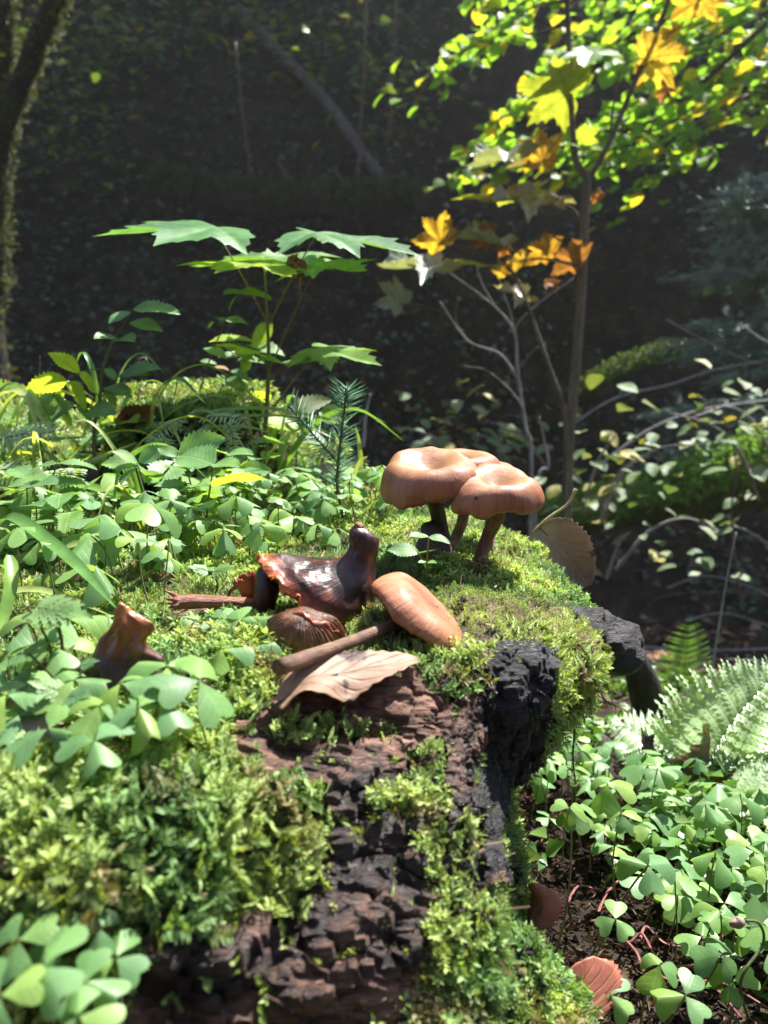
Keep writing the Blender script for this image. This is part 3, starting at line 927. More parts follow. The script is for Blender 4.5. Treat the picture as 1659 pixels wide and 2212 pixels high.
mushroom('mushroom', 'reddish tan mushroom with a dimpled cap lapped under the widest cap, on a leaning stem', P(1074, 1062, 36.4), (.02, -.17, 1), 2.16, b,
         [b, P(1045, 1180, 36.8), P(1076, 1110, 36.5), P(1078, 1070, 36.4)], [.30, .31, .36, .36], 57, (M_cap, M_gill, M_stem), dent=.09, lob=.07, spin=2.1, flat=.95)

# the fallen one: the cap on edge, its stem lying over the dead leaf
Cf = P(908, 1332, 28.4)
ax = unit((.66, .0, .70))
st0 = P(884, 1338, 28.5); st3 = P(612, 1442, 23.6)
base = surf(st3[0], st3[1])
t = mushroom('fallen_mushroom', 'orange-brown mushroom toppled on its side, long stem lying across the dead leaf', Cf, ax, 2.2, Cf - [0, 0, 2.0],
             [Cf - ax * 0.2, P(850, 1350, 27.6), P(760, 1386, 25.6), P(690, 1412, 24.2), P(600, 1442, 22.8)], [.20, .20, .22, .26, .27], 61, (M_capo, M_gill, M_stem),
             prof=[(0, .40), (.15, .41), (.32, .44), (.5, .45), (.66, .42), (.8, .34), (.9, .22), (.97, .06), (.985, -.06), (.95, -.15), (.9, -.18)], group=None, dent=.05, lob=.04, gz=-.14, spin=1.0, flat=.72)

# ---- rotten mushrooms: lofted rings along a bent axis
def loft(rings, na=64, ns=34, seed=0, rag=0.0, wob=0.05):
    """rings: (centre, axis, rx, ry, updir) ; returns V, F, UV"""
    C = spline([r[0] for r in rings], ns); A = spline([r[1] for r in rings], ns)
    RX = spline([[r[2], r[3], 0] for r in rings], ns); U = spline([r[4] for r in rings], ns)
    ph = np.arange(na) * 2 * math.pi / na
    V, UV = [], []
    for i in range(ns):
        s = i / (ns - 1)
        a = unit(A[i]); x = unit(U[i] - a * np.dot(U[i], a)); y = np.cross(a, x)
        p = C[i] + RX[i, 0] * np.cos(ph)[:, None] * x + RX[i, 1] * np.sin(ph)[:, None] * y
        p = p + wob * (RX[i, 0] + 0.3) * fbm(p * 0.8 + seed, 3)[:, None] * (p - C[i]) / (max(RX[i, 0], .1))
        if rag: p = p + (rag * sstep(0.86, 1, s) * (fbm(np.c_[np.cos(ph) * 4, np.sin(ph) * 4, 0 * ph + seed], 3)))[:, None] * a
        V.append(p); UV.append(np.stack([ph / 6.2832, np.full(na, s)], 1))
    i, j = np.meshgrid(np.arange(ns - 1), np.arange(na), indexing='ij')
    a = i * na + j; b = i * na + (j + 1) % na
    V = np.concatenate(V); UV = np.concatenate(UV)
    FL = [np.stack([a, b, b + na, a + na], -1).reshape(-1, 4)]
    m = len(V); j = np.arange(na)
    V = np.vstack([V, C[0] - 0.1 * unit(A[0])]); UV = np.vstack([UV, [0.5, 0]])
    FL.append(np.stack([(j + 1) % na, j, np.full(na, m)], 1))
    return V, FL, UV

def solid(o, th):
    md = o.modifiers.new('thickness', 'SOLIDIFY'); md.thickness = th * S; md.offset = -1
    return o

# big dark one: stub of the stem on top, cap blown out like a trumpet
YB = 30.3
B0 = P(700, 1345, YB)
t = thing('rotten_mushroom', 'big slimy dark brown mushroom turned inside out, stem stub pointing up, torn red rim', 'mushroom', B0, 'rotten mushrooms')
def b_(u, v, y): return P(u, v, y) - B0
upl = np.array([-.75, 0.0, .66])
R = [(b_(772, 1138, YB), (-.1, -.1, -1), .18, .18, (-1, 0, 0.1)), (b_(783, 1154, YB), (-.1, -.1, -1), .50, .46, (-1, 0, 0.1)), (b_(786, 1182, YB), (-.15, -.1, -1), .60, .56, (-1, 0, .15)),
     (b_(776, 1215, YB), (-.35, -.1, -.9), .74, .7, (-.9, 0, .3)), (b_(756, 1243, YB), (-.5, -.1, -.8), 1.15, 1.1, (-.8, 0, .5)), (b_(728, 1264, YB), (-.6, -.1, -.75), 1.75, 1.6, upl),
     (b_(706, 1276, YB), (-.64, -.1, -.72), 2.15, 1.9, upl), (b_(690, 1284, YB), (-.66, -.1, -.7), 2.3, 2.0, upl)]
R += [(b_(676, 1290, YB), (-.66, -.1, -.7), 2.5, 2.1, upl), (b_(664, 1294, YB), (-.64, -.1, -.72), 2.62, 2.1, upl)]
V, F, UV = loft(R, 150, 70, 5, 0.6, 0.12)
V = V + (.07 * fbm(V * 2.4, 4) + .05 * np.abs(fbm(V * 6, 2)) + .05 * sstep(.7, 1, UV[:, 1]) * fbm(np.c_[UV[:, 0] * 60, UV[:, 1] * 2, 0 * UV[:, 0]], 2))[:, None]
o = solid(ob('cap', mesh('rotten_cap', V, F, M_big, UV), t), .16)
V, F, UV = tube(spline([b_(778, 1142, YB), b_(772, 1134, YB), b_(768, 1130, YB)], 6), [.2, .16, .09], 8)
ob('stem_stub', mesh('stem_stub', V, F, M_stemr, UV), t)

# gilled cap lying upside down in front of it
C0 = P(648, 1350, 26.4)
t = thing('rotten_mushroom', 'small wet upturned cap with red-brown gills in front of the big dark mushroom', 'mushroom', C0 - [0, 0, .9], 'rotten mushrooms')
w0_ = wobble(77, .12, .06, .05)
def w(ph, s, r, z):
    r, z, dx, dy = w0_(ph, s, r, z)
    g = sstep(.15, .7, s)
    return r * (1 + g * (.018 * np.sin(46 * ph + 3 * np.sin(5 * ph)) + .05 * np.sin(5 * ph + 1))), z + g * (.02 * np.sin(46 * ph + 3 * np.sin(5 * ph) + .6) + .07 * np.sin(4 * ph + 2)), dx, dy
V, F, UV = lathe([(0, .66), (.2, .65), (.4, .58), (.58, .46), (.76, .28), (.92, .04), (1.06, -.22), (1.12, -.34)], 240, 1.5, w)
V = V * np.array([1, .8, 1.0]); V += 0.06 * fbm(V * 1.6, 2)[:, None]
M = rot_to((.12, -.45, 1)); M.translation = Vector((0, 0, .55))
solid(ob('cap', mesh('wet_cap', V, F, M_rgill, UV), t, M), .12)
V, F, UV = gills(1.49, 1.0, .25, -.25, .3, 46, w)
ob('gills', mesh('wet_gills', V * [1, .8, 1.0], F, M_rgill, UV), t, M)
V, F, UV = tube(spline([(-.5, .1, 1.42), (-.1, -.35, 1.40), (.4, -.50, 1.30), (.9, -.40, 1.02), (1.3, -.2, .62)], 40), [.05, .13, .10, .12, .05], 10)
V = V + .16 * fbm(V * 3.2, 3)[:, None]
ob('torn_edge', mesh('torn_edge', V, F, M_rotr, UV), t)

# lying stem with split end, its curled cap at the other end
L0 = P(470, 1312, 30.40)
t = thing('rotten_mushroom', 'toppled mushroom with glossy red-brown stem lying flat, frayed end, curled brown cap', 'mushroom', L0, 'rotten mushrooms')
def l_(u, v, y): return P(u, v, y) - L0
V, F, UV = tube(spline([l_(378, 1303, 29.90), l_(430, 1300, 30.10), l_(500, 1302, 30.30), l_(585, 1310, 30.70)], 20), [.30, .29, .27, .33], 14)
V = V + .05 * fbm(V * 2, 2)[:, None]
ob('stem', mesh('lying_stem', V, F, M_stemr, UV), t)
for k, (du, dv, dy) in enumerate([(-18, -28, .3), (-16, -10, -.2), (-8, 10, -.3), (4, 16, 0), (-14, 2, .3)]):
    V, F, UV = tube(spline([l_(392, 1302 + dv * .3, 29.9 + dy * .3), l_(380 + du * .5, 1302 + dv * .7, 29.9 + dy), l_(372 + du, 1302 + dv, 29.9 + dy)], 7), [.13, .09, .02], 6)
    ob('frayed_strip', mesh('frayed_strip', V, F, M_stemr, UV), t)
R = [(l_(579, 1220, 30.90), (0, -.1, -1), .12, .12, (1, 0, 0)), (l_(579, 1228, 30.90), (0, -.1, -1), .42, .6, (1, 0, 0)), (l_(577, 1255, 30.80), (0, 0, -1), .55, .95, (1, 0, 0)), (l_(573, 1290, 30.70), (0.1, 0, -1), .5, 1.0, (1, 0, 0)),
     (l_(573, 1318, 30.70), (.1, 0, -1), .38, .75, (1, 0, 0)), (l_(575, 1335, 30.70), (.1, 0, -1), .15, .3, (1, 0, 0))]
V, F, UV = loft(R, 40, 26, 9, 0, .22)
ob('cap', mesh('curled_cap', V, F, M_rot, UV), t)

T0 = P(536, 1300, 31.0)
t = thing('torn_mushroom_piece', 'small torn upright piece of orange-brown mushroom flesh behind the lying stem', 'mushroom', T0, 'rotten mushrooms')
def t_(u, v, y): return P(u, v, y) - T0
R = [(t_(541, 1302, 31), (0, 0, 1), .36, .3, (1, 0, 0)), (t_(538, 1280, 31), (0, 0, 1), .40, .3, (1, 0, 0)), (t_(532, 1262, 31), (-.2, 0, 1), .38, .24, (1, 0, 0)), (t_(527, 1246, 31), (-.3, 0, 1), .45, .2, (1, 0, 0))]
V, F, UV = loft(R, 36, 18, 14, .5, .25)
solid(ob('flesh', mesh('torn_flesh', V, F, M_rotr, UV), t), .1)
V, F, UV = tube(spline([t_(528, 1262, 31), t_(510, 1268, 31), t_(497, 1278, 31), t_(492, 1292, 31)], 9), [.1, .09, .08, .05], 7)
ob('strip', mesh('torn_strip', V, F, M_stemr, UV), t)

# dark tent-like one among the sorrel on the left
D0 = P(262, 1485, 23.6)
t = thing('rotten_mushroom', 'dark collapsed tent-like mushroom with ragged glossy edge among the sorrel leaves', 'mushroom', D0, 'rotten mushrooms')
def d_(u, v, y): return P(u, v, y) - D0
R = [(d_(262, 1304, 23.6), (.05, 0, -1), .10, .07, (1, 0, 0)), (d_(266, 1318, 23.6), (.05, 0, -1), .28, .14, (1, 0, 0)), (d_(276, 1345, 23.5), (0, 0, -1), .56, .24, (1, 0, 0)), (d_(274, 1390, 23.5), (0, 0, -1), .86, .42, (1, 0, 0)),
     (d_(265, 1435, 23.5), (0, 0, -1), 1.2, .75, (1, 0, 0)), (d_(262, 1480, 23.4), (0, 0, -1), 1.35, .9, (1, 0, 0)), (d_(262, 1515, 23.4), (0, 0, -1), 1.3, .85, (1, 0, 0))]
V, F, UV = loft(R, 110, 60, 23, .3, .16)
ph = UV[:, 0] * 6.2832
rim_ = sstep(.12, .5, UV[:, 1])
V += (rim_ * (.10 * np.sin(5 * ph + 5 * UV[:, 1]) * fbm(V * 1.3, 2) * 2 + .20 * np.sin(24 * UV[:, 1] + 1.5 * fbm(V * .8, 2)) * sstep(.2, .9, np.cos(ph)) + .07 * np.sin(17 * UV[:, 1]) * sstep(.3, .9, -np.cos(ph))))[:, None] * np.c_[np.cos(ph), np.sin(ph), 0 * ph]
V += (.13 * fbm(V * 2.2 + 50, 4) + .05 * np.abs(fbm(V * 7, 2)))[:, None] * (.3 + .7 * rim_[:, None])
solid(ob('cap', mesh('tent_cap', V, F, M_tent, UV), t), .15)
# withered black cap leaning on the stems of the cluster
W0 = hit(905, 1290)
t = thing('rotten_mushroom', 'withered blackish mushroom leaning against the stems of the upright cluster', 'mushroom', W0, 'rotten mushrooms')
def w_(u, v, y): return P(u, v, y) - W0
R = [(w_(935, 1126, 36.8), (-.1, 0, -1), .2, .2, (1, 0, 0)), (w_(935, 1136, 36.8), (-.1, 0, -1), .6, .42, (1, 0, 0)), (w_(938, 1170, 36.6), (-.2, 0, -1), .74, .55, (1, 0, 0)), (w_(930, 1215, 36.3), (-.4, 0, -1), .8, .6, (1, 0, 0)),
     (w_(905, 1250, 36), (-.6, 0, -.8), .7, .6, (1, 0, -.3)), (w_(880, 1280, 35.5), (-.6, 0, -.8), .55, .5, (1, 0, -.3)), (w_(865, 1305, 35.2), (-.6, 0, -.8), .3, .3, (1, 0, -.3))]
V, F, UV = loft(R, 44, 30, 41, 0, .3)
ob('cap', mesh('withered_cap', V, F, M_stemd, UV), t)
V, F, UV = tube(spline([w_(870, 1295, 35.2), w_(850, 1330, 34.6), w_(842, 1350, 34.2)], 8), [.3, .24, .2], 9)
ob('stem', mesh('withered_stem', V, F, M_stemd, UV), t)

s0 = hit(846, 1338)
t = thing('mushroom_bud', 'tiny dark brown mushroom bud standing behind the fallen stem', 'mushroom', s0)
V, F, UV = tube(spline([(0, 0, -.3), (.02, 0, .5), (-.05, 0, 1.0), (-.03, 0, 1.25)], 12), [.2, .24, .22, .06], 10)
ob('stem', mesh('bud_stem', V, F, M_stemr, UV), t)
V, F, UV = lathe([(0, .7), (.3, .66), (.6, .5), (.9, .2), (1, -.1), (.8, -.25)], 30, .3)
ob('cap', mesh('bud_cap', V, F, M_rotr, UV), t, Matrix.Translation((-.05, 0, 1.15)))

for (u, v, y, R_, lab) in ((512, 938, 72, 1.5, 'small orange mushroom behind the mossy hump, cap half hidden by a grass blade'), (552, 966, 70, 1.3, 'small orange mushroom beside the base of the maple seedling, cap tilted')):
    C = P(u, v, y); bb = np.array([C[0] + .3, C[1], surf(C[0], C[1]) - .3])
    mushroom('mushroom', lab, C, (-.5 if R_ > 1.4 else .3, -.3, 1), R_, bb, [bb, (bb + C) / 2 + [.1, 0, 0], C], [.3, .25, .25], 70, (M_capo, M_gill, M_stem), group='orange mushrooms behind the hump')
# ------------------------------------------------------------------ leaf shapes (unit length along +x, upper side +z)
def blade(wf, nt=12, nw=2, fold=0.15, droop=0.15, serr=0.0, teeth=10, wave=0.02, seed=0, twist=0.0, pleat=0.0):
    """wf(t): half width; uv = (signed distance from the midrib, t)"""
    r = np.random.default_rng(seed); ph = r.uniform(0, 6.28, 3)
    V, UV = [], []
    for i in range(nt + 1):
        t = i / nt
        w = wf(t)
        for j in range(-nw, nw + 1):
            s = j / nw
            k = abs(s)
            tooth = (serr * (0.5 if i % 2 else -0.5)) if k == 1 else 0
            y = w * s * (1 + tooth)
            x = t + (0.35 * serr * w * (1 if i % 2 else 0) if k == 1 else 0)
            z = fold * abs(y) - droop * t * t + wave * math.sin(9 * t + ph[0] + 2 * s) * k - pleat * w * abs(math.sin(math.pi * (t - 0.5 * abs(y)) * 7)) * k + twist * t * y
            V.append((x, y, z)); UV.append((y / 0.5, t))
    n = 2 * nw + 1
    i, j = np.meshgrid(np.arange(nt), np.arange(2 * nw), indexing='ij')
    a = i * n + j
    return np.array(V), [np.stack([a, a + n, a + n + 1, a + 1], -1).reshape(-1, 4)], np.array(UV)

w_oval = lambda t: 0.30 * math.sin(math.pi * min(1, t ** 0.85)) ** 0.8 + 0.004
w_beech = lambda t: 0.33 * math.sin(math.pi * t ** 0.9) ** 0.75 + 0.004
w_lance = lambda t: 0.22 * math.sin(math.pi * t ** 0.75) ** 0.9 + 0.003
w_round = lambda t: 0.40 * math.sin(math.pi * t ** 0.95) ** 0.62 + 0.004

MAP = [(0, 1.0), (2.5, .90), (5, .85), (8.5, .87), (10, .76), (12.5, .72), (17, .78), (18.5, .66), (22, .60), (26, .55), (30, .60), (33, .70), (35, .66), (39, .80), (41, .76), (44, .82), (49, .97), (52, .84), (54, .78), (58, .82), (60, .70),
       (64, .66), (69, .71), (71, .60), (78, .50), (85, .52), (90, .60), (93, .55), (98, .60), (104, .70), (108, .56), (113, .55), (117, .47), (124, .49), (130, .38), (140, .34), (152, .27), (170, .15)]
VEINS = np.radians([0, 49, 104])
def maple(droop=0.2, fold=0.12, curl=0.0, wave=0.03, seed=0, sharp=1.0):
    r_ = np.random.default_rng(seed); ph0 = r_.uniform(0, 6.28, 4)
    out_ = [(a, r) for a, r in MAP]
    full = [(-a, r) for a, r in out_[::-1][:-1]] + out_
    full = [(-a, r) for a, r in out_[1:]][::-1] + out_
    ang = np.radians([a for a, _ in full]); rad = np.array([r for _, r in full])
    rad = np.where(rad > 0.6, rad ** sharp, rad) * (1 + 0.06 * np.sin(3 * ang + ph0[0]))
    fr = [0.0, 0.33, 0.62, 0.84, 1.0]
    V, UV = [], []
    for f in fr:
        for a, R in zip(ang, rad):
            rr = f * R
            da = np.abs(abs(a) - VEINS); k = da.argmin(); lat = rr * math.sin(min(da[k], 1.4))
            x, y = rr * math.cos(a), rr * math.sin(a)
            z = fold * lat * 2 - droop * rr * rr + wave * math.sin(5 * x + 4 * y + ph0[1]) + wave * 0.8 * math.sin(9 * y + ph0[2]) * rr
            if curl: z += curl * max(0, f - 0.5) ** 2 * 2.0 * (0.6 + 0.4 * math.sin(3 * a + ph0[3])); x *= 1 - 0.25 * curl * max(0, f - .5); y *= 1 - 0.35 * curl * max(0, f - .5)
            V.append((x, y, z)); UV.append((lat, rr * math.cos(da[k])))
    n = len(ang)
    i, j = np.meshgrid(np.arange(1, len(fr) - 1), np.arange(n - 1), indexing='ij')
    a = i * n + j
    F = [np.stack([a, a + 1, a + n + 1, a + n], -1)[..., ::-1].reshape(-1, 4)]
    j = np.arange(n - 1)
    F.append(np.stack([np.zeros(n - 1, int), n + j + 1, n + j], 1)[:, ::-1])
    return np.array(V), F, np.array(UV)

G_y, G_m, G_d = (0.16, 0.26, 0.035), (0.085, 0.2, 0.04), (0.05, 0.13, 0.03)
M_maple = leaf_mat('maple_green', [(0.15, 0.30, 0.09), (0.20, 0.34, 0.08), (0.13, 0.28, 0.11)], 0.45, 0.40, 0.6, (0.5, 1.35))
M_mgold = leaf_mat('maple_gold', [(0.55, 0.37, 0.05), (0.58, 0.43, 0.07), (0.50, 0.30, 0.05)], 0.5, 0.5, 0.4, (0.8, 0.4), mottle=.5, bump=.6, spots=(3.5, 0.58, (0.20, 0.07, 0.015)), tint=(1.25, 1.1, 0.5))
M_myg = leaf_mat('maple_yellow_green', [(0.33, 0.40, 0.06), (0.38, 0.40, 0.06)], 0.55, 0.45, 0.4, (0.6, 0.7), spots=(7.0, 0.66, (0.30, 0.10, 0.02)), tint=(1.2, 1.2, 0.5))
M_mpale = leaf_mat('maple_pale', [(0.26, 0.30, 0.22), (0.34, 0.34, 0.24), (0.30, 0.26, 0.15)], 0.35, 0.35, 0.6, (0.5, 0.7), spots=(3.5, 0.56, (0.32, 0.16, 0.04)))
M_mbrown = leaf_mat('maple_brown', [(0.38, 0.20, 0.06), (0.42, 0.26, 0.08), (0.33, 0.16, 0.05)], 0.42, 0.6, 0.3, (0.6, 0.6), spots=(3.5, 0.55, (0.50, 0.30, 0.03)), tint=(1.3, 1.0, 0.5))
M_ash = leaf_mat('seedling_leaf', [(0.16, 0.30, 0.11), (0.20, 0.34, 0.09), (0.14, 0.27, 0.12)], 0.42, 0.46, 0.5, (0.55, 1.5))
M_ashy = leaf_mat('seedling_leaf_yellowish', [(0.42, 0.58, 0.08), (0.38, 0.55, 0.08)], 0.6, 0.45, 0.4, (0.6, 0.75))
M_dead = leaf_mat('dead_leaf', [(0.34, 0.20, 0.13), (0.30, 0.17, 0.10), (0.38, 0.25, 0.17)], 0.28, 0.55, 0.4, (0.6, 0.6), nside=7.0, spots=(90.0, 0.60, (0.07, 0.035, 0.03)), tint=(1.5, 0.8, 0.35), bump=0.5)
M_deadg = leaf_mat('grey_dead_leaf', [(0.27, 0.20, 0.165), (0.33, 0.26, 0.21), (0.22, 0.165, 0.15)], 0.2, 0.6, 0.4, (0.5, 1.3), spots=(80.0, 0.62, (0.05, 0.03, 0.03)), tint=(1.4, 0.9, 0.5), bump=0.5)
M_deadr = leaf_mat('red_dead_leaf', [(0.36, 0.13, 0.08), (0.34, 0.115, 0.07)], 0.2, 0.5, 0.4, (0.25, 1.2), nside=6.0, spots=(60.0, 0.68, (0.10, 0.03, 0.02)), tint=(1.4, 0.6, 0.4), bump=0.4)
M_deadd = leaf_mat('dark_dead_leaf', [(0.05, 0.03, 0.032), (0.06, 0.04, 0.042)], 0.1, 0.4, 0.5, (0.4, 0.6), tint=(1.4, 0.7, 0.5), bump=0.5)
M_pet = stem_mat('petiole', [(0.35, (0.13, 0.14, 0.03)), (0.55, (0.22, 0.12, 0.045)), (0.7, (0.26, 0.06, 0.035))], 0.5)
M_gstem = stem_mat('green_stem', [(0.35, (0.09, 0.12, 0.03)), (0.6, (0.14, 0.15, 0.05)), (0.75, (0.20, 0.11, 0.05))], 0.5)
M_twig = stem_mat('brown_twig', [(0.35, (0.05, 0.035, 0.022)), (0.55, (0.12, 0.085, 0.055)), (0.72, (0.24, 0.19, 0.14))], 0.7)

MAPLE = [maple(.06, .10, 0, .02, 1), maple(.16, .10, 0, .025, 2), maple(.03, .14, 0, .03, 3), maple(.0, .16, 0, .04, 4)]
MAPLE_DRY = [maple(.10, .20, .30, .06, 5), maple(.22, .22, .5, .07, 6), maple(.02, .16, .22, .06, 7), maple(.2, .28, .8, .09, 8)]
_mc = {}
def lmesh(key, geo, mat):
    k = (key, mat.name)
    if k not in _mc: _mc[k] = mesh(key, geo[0], geo[1], mat, geo[2])
    return _mc[k]
def MPL(i, mat): return lmesh('maple_leaf%d' % i, MAPLE[i], mat)
def MPD(i, mat): return lmesh('maple_dry%d' % i, MAPLE_DRY[i], mat)
SER = [blade(w_oval, 20, 2, .25, .18, .22, seed=k, pleat=.05) for k in range(3)]
def SL_(i, mat): return lmesh('serrate_leaf%d' % i, SER[i], mat)

def leaf_at(parent, org, base, tip, me, upd=(0, -.15, 1), width=1.0, name='leaf'):
    base = np.asarray(base); tip = np.asarray(tip)
    L = np.linalg.norm(tip - base)
    return ob(name, me, parent, frame(base - org, tip - base, upd, L, L * width, L))

def stalk(parent, org, pts, rad, mat, name='stem', n=7, k=12):
    V, F, UV = tube(spline([np.asarray(p) - org for p in pts], k), rad, n)
    return ob(name, mesh(name, V, F, mat, UV), parent)

# ------------------------------------------------------------------ dead leaves lying about the stump
def sheet_leaf(name, label, mid, wid, wf, mat, side0, side1, cup=0.0, serr=.10, nt=26, nw=6, seed=1, rag=.12, cat='leaf', th=.02, group=None, flap=None):
    """a leaf bent along a midrib polyline (cm); side vectors at both ends; cup lifts the margins"""
    mid = np.asarray(mid, float)
    org = mid.mean(0)
    m = spline(mid, nt + 1)
    V, UV = [], []
    for i in range(nt + 1):
        t = i / nt
        sd = unit(np.asarray(side0) * (1 - t) + np.asarray(side1) * t)
        tg = unit(m[min(i + 1, nt)] - m[max(i - 1, 0)])
        nn = np.cross(tg, sd)
        for j in range(-nw, nw + 1):
            s = j / nw
            w = wid * wf(t) / 0.33 * (1 + (serr * (1 if i % 2 else -1) if abs(j) == nw else 0))
            p = m[i] + sd * w * s + nn * w * cup * s * s
            if flap: p = p + nn * flap(t, s) * w
            V.append(p); UV.append((s * 0.6, t))
    V = np.array(V)
    V = V + rag * fbm(V * .9 + seed, 3)[:, None] * np.array([.3, .3, 1.0]) + .03 * fbm(V * 3 + seed, 2)[:, None]
    n = 2 * nw + 1
    i, j = np.meshgrid(np.arange(nt), np.arange(2 * nw), indexing='ij')
    a = i * n + j
    F = [np.stack([a, a + n, a + n + 1, a + 1], -1).reshape(-1, 4)]
    t = thing(name, label, cat, org - [0, 0, .3], group)
    o = ob('blade', mesh(name, V - org, F, mat, UV), t, loc=(0, 0, .3))
    solid(o, th)
    stalk(t, org - np.array([0, 0, .3]), [m[0] + (m[0] - m[1]) * 1.6, m[0], m[nt // 2]], [.05, .06, .03], M_twig, 'midrib', 5, 10)
    return t

w_b = lambda t: 0.33 * math.sin(math.pi * (0.03 + 0.94 * t) ** 0.85) ** 0.65
def fl1(t, s):      # the near margin folds down in the middle and up at the stalk end
    return (-0.55 * sstep(-.2, -1, s) * math.exp(-((t - .52) / .14) ** 2) + .75 * sstep(-.1, -1, s) * math.exp(-((t - .25) / .16) ** 2))
sheet_leaf('dead_leaf', 'pinkish brown dead leaf on the stump rim under the fallen stem', [P(600, 1520, 22.6), P(650, 1482, 23.1), P(730, 1455, 23.7), P(815, 1440, 24.3), P(902, 1430, 25.0)], .95, w_b, M_dead,
           unit((-.25, .85, .30)), unit((-.2, .9, .2)), cup=.12, serr=.06, flap=fl1, rag=.2)
sheet_leaf('dead_leaf', 'grey-brown dead leaf hanging behind the mossy rim, pale stalk pointing up', [P(1165, 1140, 45), P(1195, 1165, 44.5), P(1232, 1205, 44), P(1268, 1270, 43.5)], 1.7, w_b, M_deadg,
           unit((.75, -.1, .66)), unit((.8, -.1, .55)), cup=.3, serr=.05, rag=.3)
leafstalk = thing('leaf_stalk', 'pale yellow stalk rising from the grey-brown leaf behind the mossy rim', 'stalk', P(1165, 1140, 45))
stalk(leafstalk, P(1165, 1140, 45), [P(1150, 1150, 45), P(1185, 1118, 45), P(1225, 1090, 45), P(1244, 1056, 45)], [.09, .08, .10], stem_mat('pale_stalk', [(0.4, (.45, .36, .14)), (.65, (.6, .5, .25))], .5), 'stalk')
_fr = hit(60, 1600)
sheet_leaf('dead_leaf', 'dark purplish dead leaf half buried in moss beside the front sorrel', [P(-60, 1545, 20.9), P(0, 1575, 20.4), P(60, 1600, 20.0), P(112, 1640, 19.6)], 1.35, w_b, M_deadg, (.25, .8, .55), (.3, .8, .5), cup=.1, rag=.3)
sheet_leaf('dead_leaf', 'mauve-grey dead leaf standing behind the sorrel next to the spruce seedling', [hit(590, 1085) + [0, 0, .2], P(620, 1075, 53) , P(665, 1055, 54), P(722, 1010, 55)], 1.5, w_b, M_deadg, (.3, .1, 1), (.1, .4, 1), cup=.3, rag=.4)
sheet_leaf('dead_leaf', 'curled ribbed dry leaf caught on the grass over the left bank', [P(250, 912, 58), P(275, 900, 58), P(310, 893, 57.5), P(342, 885, 57)], 1.0, w_b, M_dead, (.05, -.5, .85), (.05, -.3, 1), cup=.6, rag=.2)
sheet_leaf('dead_leaf', 'broken dark dead leaf in the hollow on the left bank', [P(75, 1045, 52), P(110, 1040, 51.5), P(160, 1035, 51), P(215, 1018, 50.5)], 1.0, w_b, M_deadd, (.1, .2, 1), (0, .2, 1), cup=-.3, rag=.4)
sheet_leaf('dead_leaf', 'red-brown dead leaf flat on bare soil at the foot of the stump', [P(1215, 2240, 23.5), P(1235, 2190, 24), P(1255, 2130, 24.6), P(1262, 2075, 25.2)], 1.85, w_b, M_deadr, (.95, .15, .1), (.9, .3, .1), cup=.10, serr=.035, rag=.25)
sheet_leaf('dead_leaf', 'dark red folded dead leaf stuck between stump foot and soil', [P(1150, 2005, 27), P(1165, 1975, 27.2), P(1170, 1940, 27.4), P(1150, 1905, 27.6)], .7, w_b, M_deadr, (.8, -.5, .2), (.8, -.4, .3), cup=.7, rag=.2)
g_ = hit(1340, 1690)
for k, (u, v, L, mt, lab) in enumerate([(1345, 1690, 9.0, M_deadd, 'large dark brown fallen leaf on the ground under the broken post'), (1395, 1655, 4.5, M_mgold, 'orange-yellow fallen leaf lying against the broken post'),
                                      (1545, 1735, 5.5, M_mbrown, 'orange fallen leaf with dark spots below the pale fern'), (1630, 1690, 8.0, M_deadg, 'big mauve-grey fallen leaf beside the pale fern'),
                                      (1470, 1640, 4.0, M_dead, 'small pale fallen leaf between broken post and pale fern')]):
    p = hit(u, v) + [0, 0, .8]
    t = thing('fallen_leaf', lab, 'leaf', p, 'fallen leaves by the post')
    a_ = 1.3 + k * 1.9
    d = np.array([math.cos(a_), math.sin(a_), .35])
    ob('blade', MPD(k % 4, mt), t, frame(-d * L * .4, d, (0, -.6, 1), L, L, L))
